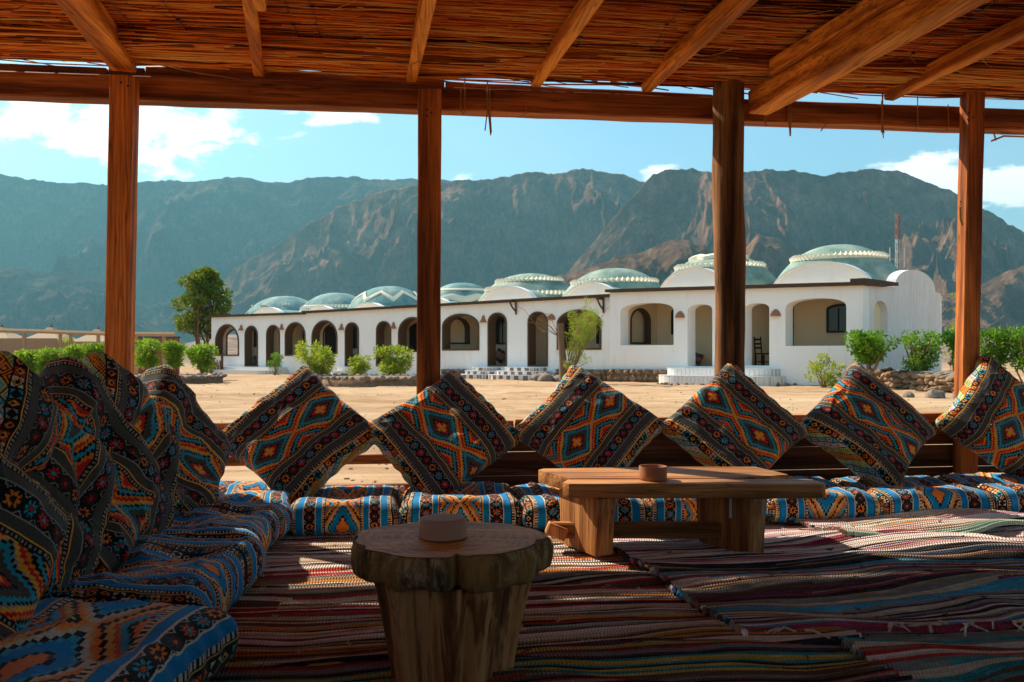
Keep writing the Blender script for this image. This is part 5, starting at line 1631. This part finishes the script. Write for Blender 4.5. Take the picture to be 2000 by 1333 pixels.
def soft_box(name, hx, hy, hz, cell, blue, seed, rad=.06, bulge=.35, tufts=(), tuft_d=.03, tuft_s=.07, wr=.012, ushift=0.0, vshift=0.0, ulen=None, swap=False, deform=None, floor=None):
    """A stuffed cloth box: fine grid over a rounded, bulging, tufted box; one woven colour per cell."""
    nx, ny, nz = (max(4, int(round(2 * h / cell))) for h in (hx, hy, hz))
    keys = {}; quads = []; cols = []
    pieces = []
    gx = np.arange(nx + 1); gy = np.arange(ny + 1); gz = np.arange(nz + 1)
    def face(fix, axis, A, B):
        I, J = np.meshgrid(np.arange(len(A)), np.arange(len(B)), indexing='ij')
        P = np.zeros(I.shape + (3,), int)
        o = [k for k in range(3) if k != axis]
        P[..., o[0]] = A[I]; P[..., o[1]] = B[J]; P[..., axis] = fix
        return P
    faces = [face(nz, 2, gx, gy), face(0, 2, gx[::1], gy), face(0, 0, gy, gz), face(nx, 0, gy, gz), face(0, 1, gx, gz), face(ny, 1, gx, gz)]
    allp = np.concatenate([f.reshape(-1, 3) for f in faces])
    key = (allp[:, 0] * (ny + 1) + allp[:, 1]) * (nz + 1) + allp[:, 2]
    uq, first, inv = np.unique(key, return_index=True, return_inverse=True)
    L = allp[first].astype(float)
    o = 0; Q = []; C = []; scale = ulen or 2 * hx
    pal = PAL_B if blue else PAL_G
    flip = [False, True, False, True, True, False]
    for fi, f in enumerate(faces):
        n0, n1 = f.shape[:2]
        idx = inv[o:o + n0 * n1].reshape(n0, n1); o += n0 * n1
        q = np.stack([idx[:-1, :-1], idx[1:, :-1], idx[1:, 1:], idx[:-1, 1:]], -1)
        if fi in (1, 2, 5): q = q[..., ::-1]
        if fi in (2, 3): q = q[..., ::-1] if fi == 2 else q
        mid = (f[:-1, :-1] + f[1:, 1:]) / 2.0
        x = mid[..., 0] / nx * 2 * hx; y = mid[..., 1] / ny * 2 * hy; z = mid[..., 2] / nz * 2 * hz
        if fi in (0, 1): U, V = x, y
        elif fi in (4, 5): U, V = x, (y + (2 * hz - z) if fi == 5 else y - (2 * hz - z))
        elif fi == 2: U, V = -(2 * hz - z), y
        else: U, V = 2 * hx + (2 * hz - z), y
        if swap: U, V = V, U
        U = U / scale + ushift; V = V / scale
        if fi in (2, 3) and not swap and ulen is None: c = lattice(U, V)
        else: c = kilim(U, V, blue, vshift)
        Q.append(q.reshape(-1, 4)); C.append(c.reshape(-1))
    Q = np.concatenate(Q); C = np.concatenate(C)
    P = L / np.array([nx, ny, nz]) * 2 - 1
    H = np.array([hx, hy, hz]); X = P * H
    rad = min(rad, hz * .98)
    inner = np.clip(X, -(H - rad), H - rad); d = X - inner
    ln = np.linalg.norm(d, axis=1); ln[ln == 0] = 1
    X = inner + d / ln[:, None] * rad
    x, y, z = X.T
    nxp, nyp = x / hx, y / hy
    pil = np.clip(1 - np.abs(nxp) ** 3.2, 0, 1) * np.clip(1 - np.abs(nyp) ** 3.2, 0, 1)
    zs = z / hz
    Z = z * (1 + bulge * pil ** .7)
    # corners taper, sides pull in between them
    X2 = x * (1 - .05 * (1 - nyp ** 2) * np.abs(nxp) ** 2); Y2 = y * (1 - .05 * (1 - nxp ** 2) * np.abs(nyp) ** 2)
    cor = (np.abs(nxp) * np.abs(nyp)) ** 3
    Z = Z * (1 - .30 * cor)
    X2 = X2 * (1 + .05 * cor); Y2 = Y2 * (1 + .05 * cor)
    for (tx, ty) in tufts:
        g = np.exp(-((x - tx * hx) ** 2 + (y - ty * hy) ** 2) / tuft_s ** 2)
        Z = Z - np.sign(zs) * np.minimum(np.abs(zs) * 1.4, 1) * tuft_d * g
    s = seed * 3.1
    n1 = fbm(x * 3.2 + s, y * 3.2 + z * 2, 3, seed) - .5; n2 = fbm(x * 3.2 + 9 + z, y * 3.2 + s, 3, seed + 1) - .5
    fold = (ridged(x * 4.5 + s + n1, y * 3.0 - s + n2 * 2, 3, seed + 2) - .45)
    Z = Z + np.sign(zs) * fold * wr * 1.1 * np.minimum(np.abs(zs) * 1.5, 1)
    edge = np.clip((np.abs(nxp) - .8) * 5, 0, 1) + np.clip((np.abs(nyp) - .8) * 5, 0, 1)
    X2 = X2 + n1 * wr * 1.6 + np.sign(x) * edge * .35 * wr * np.sin(y * 60 + s) * .5
    Y2 = Y2 + n2 * wr * 1.6
    V = np.stack([X2, Y2, Z], -1)
    if deform: V = deform(V, hx, hy, hz)
    if floor is not None: V[:, 2] = np.maximum(V[:, 2], floor)
    me = bpy.data.meshes.new(name); me.from_pydata(V.tolist(), [], Q.tolist()); me.materials.append(MAT['weave'])
    r = np.random.RandomState(seed)
    rgb = pal[C] * (1 + r.normal(size=(len(C), 1)) * .10)
    rgba = np.concatenate([np.clip(rgb, 0, 1), np.ones((len(C), 1))], 1).astype(np.float32)
    ca = me.attributes.new('weave', 'FLOAT_COLOR', 'CORNER')
    ca.data.foreach_set('color', np.repeat(rgba, 4, axis=0).reshape(-1))
    me.polygons.foreach_set('use_smooth', [True] * len(me.polygons))
    me.update()
    bm = bmesh.new(); bm.from_mesh(me); bmesh.ops.recalc_face_normals(bm, faces=bm.faces); bm.to_mesh(me); bm.free()
    ob = bpy.data.objects.new(name, me); COL.objects.link(ob)
    return ob

# cushions standing on a corner along the back rails
def orient(ob, centre, yaw, lean, phi):
    Rv = Vector((math.cos(yaw), math.sin(yaw), 0)); back = Vector((-math.sin(yaw), math.cos(yaw), 0))
    U = back * math.sin(lean) + Vector((0, 0, math.cos(lean)))
    ua = Rv * math.cos(phi) + U * math.sin(phi); va = -Rv * math.sin(phi) + U * math.cos(phi); n = ua.cross(va)
    M = Matrix((ua, va, n)).transposed().to_4x4()
    M.translation = centre
    ob.matrix_world = M
    return ob
CG = 'grey kilim cushions standing on their corners along the back rail'
BACK = [  # px, py centre, diag px, phi deg, yaw deg extra, lean, pattern shift, label
    (583, 851, -44, 3, 35, .10, 'kilim cushion in front of the open rails, leftmost of the back row'),
    (866, 851, 40, -6, 33, .33, 'kilim cushion leaning below the second post, between open rails and boarded back'),
    (1152, 838, -44, 7, 35, .10, 'kilim cushion standing behind the left end of the plank table'),
    (1437, 836, 41, -2, 34, .02, 'kilim cushion below the round dark post, behind the right end of the plank table'),
    (1697, 833, 40, 5, 32, .20, 'kilim cushion between the round post and the right post'),
    (1968, 826, -46, 4, 33, .06, 'kilim cushion below the right post, cut off by the frame edge'),
]
def bend(i):
    r = random.Random(50 + i)
    k1, k2, k3, s = r.uniform(-.05, .05), r.uniform(-.05, .01), r.uniform(-.03, .03), r.uniform(.97, 1.03)
    def f(V, hx, hy, hz):
        x, y = V[:, 0] / hx, V[:, 1] / hy
        V[:, 2] += k1 * x * y + k2 * ((x + y) / 2) ** 2 + k3 * ((x - y) / 2) ** 2
        V[:, 0] = V[:, 0] * s + k3 * .5 * y * y; V[:, 1] = V[:, 1] / s - k1 * .3 * x * x
        return V
    return f
TUF = [(-.36, -.36), (-.36, .36), (.36, -.36), (.36, .36), (0, 0)]
for i, (px, py, phi, yw, ln, vs, lab) in enumerate(BACK):
    b = -.36; a = fence_a(px, b); c = loc2w(a, b); d = c.y
    c.z = EYE + (HZ - py) / FPX * d
    ob = soft_box('kilim_cushion', .342, .338, .075 + .006 * (i % 3), .0043, False, 100 + i, rad=.048, bulge=(.42, .30, .5, .36, .44, .4)[i], tufts=TUF, tuft_d=.022, tuft_s=.07, wr=(.020, .024, .017, .022, .026, .02)[i], vshift=vs, deform=bend(i))
    orient(ob, c, TH + R(yw), R(ln), R(phi))
    tag(ob, lab, 'cushion', CG)
# cushions along the left side
LEFT = [  # a, b, z centre, yaw deg (0 faces camera, 90 faces right), lean, phi, size, label
    (-1.80, -1.10, .475, 73, 12, 44, .325, 'bulging kilim cushion in the far left corner, turned towards the right'),
    (-1.83, -1.70, .53, 86, 11, -40, .335, 'kilim cushion with a pointed patterned corner before the left post'),
    (-1.82, -2.12, .505, 80, 12, 40, .335, 'slumped kilim cushion in the middle of the left row'),
    (-1.84, -2.44, .505, 84, 11, -42, .335, 'tall kilim cushion with a sharp top corner near the left frame edge'),
    (-1.80, -3.02, .46, 76, 12, 46, .33, 'nearest kilim cushion, cut off at the left edge of the view'),
]
TUF2 = [(-.42, -.1), (.1, -.42), (.0, .40), (.42, .1), (-.1, .0)]
for i, (a, b, z, yw, ln, phi, hs, lab) in enumerate(LEFT):
    c = loc2w(a, b, z)
    ob = soft_box('kilim_cushion', hs, hs, .085, .0043, False, 200 + i, rad=.055, bulge=.65, tufts=TUF2, tuft_d=.07, tuft_s=.09, wr=.030, vshift=.13 * i)
    orient(ob, c, TH + R(yw), R(ln), R(phi))
    tag(ob, lab, 'cushion', 'grey kilim cushions leaning along the left side')

# blue mattresses: a row along the back, a deep row along the left
def mattress(a0, a1, b0, b1, h, seed, label, group, swap=False, tufts=None, ushift=0.0, ulen=.64, wr=.016, td=.05, yaw=0.0, zoff=0.0, cell=.0048, bulge=.16, ts=.10):
    hx, hy, hz = (a1 - a0) / 2, (b1 - b0) / 2, h / 2
    if tufts is None: tufts = [(-.62, -.2), (-.2, .25), (.22, -.2), (.62, .25)]
    ob = soft_box('kilim_mattress', hx, hy, hz, cell, True, seed, rad=hz * .80, bulge=bulge, tufts=tufts, tuft_d=td, tuft_s=ts, wr=wr, ushift=ushift, ulen=ulen, swap=swap, vshift=.07 * seed, floor=-hz)
    ob.location = loc2w((a0 + a1) / 2, (b0 + b1) / 2, hz + .022 + zoff); ob.rotation_euler = (0, 0, TH + yaw)
    tag(ob, label, 'mattress', group)
    return ob
BG = 'blue kilim mattresses along the back rail'
def back_m(p0, p1, seed, label, us=0.0, yaw=0.0, h=.185, b0=-.98, b1=-.30, zo=0.0):
    h -= .018
    a0, a1 = fence_a(p0, -.9), fence_a(p1, -.9)
    w = a1 - a0
    mattress(a0, a1, b0, b1, h, seed, label, BG, ushift=us, ulen=w if w < .8 else w / round(w / .62), tufts=[(-.55, .1), (.0, -.15), (.55, .1)], td=.035, wr=.018, yaw=yaw, zoff=zo, ts=.12)
back_m(556, 782, 31, 'blue kilim mattress directly left of the stump table top', 0.0, .01)
back_m(780, 1022, 32, 'blue kilim mattress behind the pink bowl on the stump', 0.0, -.02, .19)
back_m(1012, 1262, 33, 'blue kilim mattress behind the left leg of the plank table', .0, .05, .18, -1.0)
back_m(1258, 1478, 34, 'blue kilim mattress seen between the two legs of the plank table', .0, -.03, .18, -.97)
back_m(1484, 1716, 35, 'blue kilim mattress just right of the plank table', .0, .02, .185)
back_m(1706, 1938, 36, 'blue kilim mattress second from the right frame edge', .0, .0, .185)
back_m(1926, 2170, 37, 'blue kilim mattress at the right frame edge', .0, .02, .19)
LG = 'blue kilim mattresses along the left side'
mattress(-2.36, -1.27, -.94, -.22, .19, 41, 'blue kilim mattress filling the far left corner', LG, ulen=.62, ushift=.15, td=.05)
mattress(-2.36, -1.25, -1.76, -.92, .20, 42, 'sunlit puckered blue kilim mattress in front of the corner one', LG, swap=True, ulen=.60, wr=.024, td=.05)
mattress(-2.36, -1.23, -2.62, -1.74, .21, 43, 'blue kilim mattress in the middle of the left row', LG, swap=True, ulen=.62, wr=.026, td=.055, yaw=-.03)
mattress(-2.30, -1.17, -3.75, -2.60, .22, 44, 'large blue kilim mattress filling the bottom left of the view', LG, ulen=1.02, ushift=.70, wr=.022, td=.05, yaw=-.08, cell=.005)
mattress(-2.30, -1.20, -4.9, -3.78, .21, 45, 'blue kilim mattress below the bottom left of the view', LG, ulen=.80, td=.07, cell=.012)

# patterned cushions standing in the porches of the houses
for (px, py, sz, ph, lab) in ((496, 706, .30, 40, 'dark kilim cushion in the doorway nearest the green tree'), (690, 705, .30, 50, 'dark kilim cushion in the doorway behind the oleander shrubs'), (976, 695, .32, 60, 'dark kilim cushion leaning in the doorway above the left checkered steps'), (1358, 701, .28, 70, 'dark kilim cushion in the doorway left of the round post')):
    s = sx(px, 1.9); c = bp(s, 1.9, zz(py, s, 1.9))
    ob = soft_box('kilim_cushion', sz * .9, sz * .9, .08, .02, False, int(px), tufts=TUF, tuft_d=.01)
    orient(ob, c, -.58 + .2, R(22), R(ph)); tag(ob, lab, 'cushion', 'cushions in the house porches')

# ------------------------------------------------------------------ plank table
def plank_table():
    d0 = .595 * FPX / (945 - HZ)
    root = empty('plank_table', (.82, 3.86, 0)); o = Vector(root.location)
    tag(root, 'low table of two thick live edged planks with slab legs', 'table')
    zt, th = .375, .068
    def board(name, pts, z0, z1, par=root, bev=.007, mat='table'):
        n = len(pts)
        vs = [(p[0] - o.x, p[1] - o.y, z) for z in (z0, z1) for p in pts]
        fs = [tuple(range(n))[::-1], tuple(n + k for k in range(n))] + [(k, (k + 1) % n, n + (k + 1) % n, n + k) for k in range(n)]
        ob = MB().add(vs, fs).build(name, MAT[mat], par); bevel_obj(ob, bev, 2); return ob
    back = [(.275, 3.815), (.135, 4.09), (.16, 4.13), (.5, 4.17), (.9, 4.20), (1.29, 4.205), (1.345, 4.02), (1.37, 3.93), (1.18, 3.86), (1.05, 3.815)]
    board('plank', back, zt - th, zt)
    front = [(.262, 3.665), (.235, 3.70), (.272, 3.808), (.9, 3.808), (1.40, 3.805), (1.44, 3.79), (1.455, 3.68), (1.43, 3.655), (.85, 3.66)]
    board('plank', front, zt - th - .004, zt - .003)
    # slab legs, skewed to the front, with a stretcher tenoned through
    def leg(c, yaw, wt, wb, lab=None):
        u = Vector((math.cos(yaw), math.sin(yaw), 0)); n = Vector((-u.y, u.x, 0)); t = .050
        prof = [(-wb / 2, 0), (wb / 2, 0), (wt / 2 * .98, .14), (wt / 2 * 1.03, zt - th - .006), (-wt / 2 * 1.03, zt - th - .006), (-wt / 2 * .95, .16)]
        vs = [Vector((c[0], c[1], 0)) - o + u * p[0] + n * q + Vector((0, 0, p[1] + .03)) for q in (-t, t) for p in prof]
        for v in vs: v.z = min(v.z, zt - th - .006)
        k = len(prof)
        ob = MB().add(vs, [tuple(range(k))[::-1], tuple(k + i for i in range(k))] + [(i, (i + 1) % k, k + (i + 1) % k, k + i) for i in range(k)]).build('leg', MAT['table_leg'], root)
        bevel_obj(ob, .006, 2)
        return ob
    leg((.36, 3.83), R(118), .34, .30)
    leg((1.06, 3.85), R(122), .36, .32)
    mb = MB(); 
    st = MB().box((.70 - o.x, 3.86 - o.y, .115), (1.02, .055, .075)).build('stretcher', MAT['table'], root); bevel_obj(st, .006, 1)
    for x in (.215,):
        w_ = MB().box((x - o.x, 3.84 - o.y, .115), (.10, .07, .06), Matrix.Rotation(.35, 3, 'Y')).build('wedge', MAT['table_leg'], root); bevel_obj(w_, .006, 1)
    for x, y in ((1.02, 3.705), (1.17, 3.70)):
        MB().box((x - o.x, y - o.y, .25), (.012, .006, .09)).build('bracket', MAT['steel'], root)
    return zt
plank_table()

def bowl(name, loc, r0, h, mat, label, upside=False):
    if not upside: prof = [(.001, 0), (r0 * .94, 0), (r0 * .985, .006), (r0, h * .35), (r0, h * .80), (r0 * .99, h), (r0 * .93, h), (r0 * .91, h * .9), (r0 * .88, .016), (.001, .012)]
    else: prof = [(.001, h - .002), (r0 * .70, h), (r0 * .88, h * .99), (r0 * .96, h * .9), (r0 * .985, h * .35), (r0 * 1.0, h * .12), (r0 * 1.01, .004), (r0 * .95, .0), (.001, .001)]
    ob = MB().lathe(prof, 48).build(name, MAT[mat], None, 50)
    ob.location = loc
    return tag(ob, label, 'bowl')
bw = ground_at(1276, 937, .375); bowl('clay_bowl', (bw.x, bw.y + .01, .3755), .066, .062, 'clay', 'open terracotta bowl standing on the plank table')
# ------------------------------------------------------------------ stump table
def mat_stump(name, kind):
    t = NT(name)
    if kind == 'top':
        tc = t.coords((1, 1, 1))
        w = t.n('ShaderNodeTexWave'); w.wave_type = 'RINGS'; w.rings_direction = 'Z'; w.inputs['Scale'].default_value = 11; w.inputs['Distortion'].default_value = 14; w.inputs['Detail'].default_value = 4; w.inputs['Detail Scale'].default_value = 1.2
        t.l(tc, w.inputs['Vector'])
        n = t.noise(t.coords((1.5, 9, 1), rot=(0, 0, .5)), 2.2, 7, .65, 1)
        c = t.ramp(t.m('ADD', t.m('MULTIPLY', w.outputs['Fac'], .14), t.m('MULTIPLY', n, .86)), [(.30, (.22, .075, .014)), (.5, (.56, .215, .04)), (.72, (.74, .34, .075))])
        s = t.ramp(t.noise(t.coords((1, 3.5, 1), rot=(0, 0, -.4)), 2.5, 4, .5, .6), [(.55, (0, 0, 0)), (.66, (1, 1, 1))])
        c = t.mix(t.m('MULTIPLY', s, .5), c, (.07, .035, .014))
        t.color(c).rough(.62).bump(n, .25, .01)
    elif kind == 'bark':
        n = t.noise(t.coords((22, 22, 6)), 1.5, 9, .74, .8); m = t.noise(t.coords((3, 3, 1)), 2.0, 3, .5)
        c = t.ramp(n, [(.36, (.03, .015, .008)), (.48, (.22, .115, .052)), (.60, (.62, .40, .22))])
        c = t.mix(t.m('MULTIPLY', t.ramp(m, [(.5, (0, 0, 0)), (.62, (1, 1, 1))]), .7), c, (.50, .24, .055))
        t.color(c).rough(.9).bump(n, 1.0, .03)
    else:
        n = t.noise(t.coords((5, 5, .55)), 1.5, 6, .6, 1.2); g = t.noise(t.coords((26, 26, 1.5)), 1.5, 5, .6, .5)
        c = t.ramp(t.m('ADD', t.m('MULTIPLY', n, .75), t.m('MULTIPLY', g, .25)), [(.36, (.07, .022, .006)), (.47, (.20, .07, .020)), (.53, (.58, .26, .10)), (.60, (.42, .16, .05)), (.68, (.22, .075, .022))])
        t.color(c).rough(.7).bump(g, .4, .01)
    return t.mat
def stump():
    c = Vector((-.19, 2.375, 0))
    root = empty('stump_table', c); tag(root, 'round tree trunk table with an overhanging bark edged slab top', 'table')
    zt, th = .42, .092
    n = 160
    def rad(an):
        # an = 0 to the right; -pi/2 faces the viewer
        r = 1 + .035 * math.sin(3 * an + .6) + .02 * math.sin(7 * an + 1.1) + .012 * math.sin(13 * an + 2)
        for (a0, w, dp) in ((-1.42, .040, .17), (-2.62, .10, .06), (-.16, .09, .075), (2.3, .1, .04)):
            d = (an - a0 + math.pi) % (2 * math.pi) - math.pi
            r -= dp * math.exp(-(d / w) ** 2)
        return r
    RX, RY = .300, .245
    mb = MB(); vs = []; fs = []
    rows = [(.0, .93, .0), (.010, .975, .2), (.03, 1.0, 1), (.06, 1.005, 1), (th - .012, .985, .6), (th - .003, .965, .3), (th, .945, 0)]
    for (z, s, nz) in rows:
        for k in range(n):
            an = 2 * math.pi * k / n - math.pi
            j = (vnoise(np.array([an * 9 + 40]), np.array([z * 22]), 5)[0] - .5) * .04 * nz + (vnoise(np.array([an * 26 + 40]), np.array([z * 40]), 6)[0] - .5) * .035 * nz
            r = rad(an) * s + j
            zl_ = (vnoise(np.array([an * 5 + 60]), np.array([2.0]), 7)[0] - .5) * .028 * max(0, 1 - z / .05)
            vs.append((RX * r * math.cos(an), RY * r * math.sin(an), zt - th + z + zl_))
    for i in range(len(rows) - 1):
        for k in range(n): fs.append((i * n + k, i * n + (k + 1) % n, (i + 1) * n + (k + 1) % n, (i + 1) * n + k))
    side = MB().add(vs, fs + [tuple(range(n))[::-1]]).build('bark_edge', mat_stump('stump_bark', 'bark'), root, 50)
    top = [(RX * rad(2 * math.pi * k / n - math.pi) * .945 * f * math.cos(2 * math.pi * k / n - math.pi), RY * rad(2 * math.pi * k / n - math.pi) * .945 * f * math.sin(2 * math.pi * k / n - math.pi), zt + .002 + .004 * (1 - f)) for f in (1, .75, .5, .25) for k in range(n)]
    tf = [(i * n + k, i * n + (k + 1) % n, (i + 1) * n + (k + 1) % n, (i + 1) * n + k) for i in range(3) for k in range(n)] + [tuple(3 * n + k for k in range(n))]
    MB().add(top, tf).build('slab_top', mat_stump('stump_top_wood', 'top'), root, 180)
    # fluted trunk
    mb = MB(); vs = []; fs = []; rows = 22
    for i in range(rows + 1):
        f = i / rows; z = (zt - th + .002) * f
        for k in range(n):
            an = 2 * math.pi * k / n - math.pi
            fl = 1 + .10 * math.sin(5 * an + .9 + .3 * f) + .055 * math.sin(9 * an + 2.2) + .03 * math.sin(17 * an + f)
            for (a0, w, dp) in ((-1.25, .10, .10), (-2.05, .12, .08), (-1.72, .07, .05)):
                d = (an - a0 + math.pi) % (2 * math.pi) - math.pi
                fl -= dp * math.exp(-(d / w) ** 2)
            r = (.168 + .056 * f ** 1.3) * fl
            vs.append((r * 1.0 * math.cos(an), r * .92 * math.sin(an), z))
    for i in range(rows):
        for k in range(n): fs.append((i * n + k, i * n + (k + 1) % n, (i + 1) * n + (k + 1) % n, (i + 1) * n + k))
    MB().add(vs, fs + [tuple(range(n))[::-1]]).build('trunk', mat_stump('stump_trunk_wood', 'trunk'), root, 70)
stump()
bowl('clay_bowl', (-.205, 2.36, .4265), .072, .058, 'clay_pale', 'upturned pale pink clay bowl on the stump table', True)
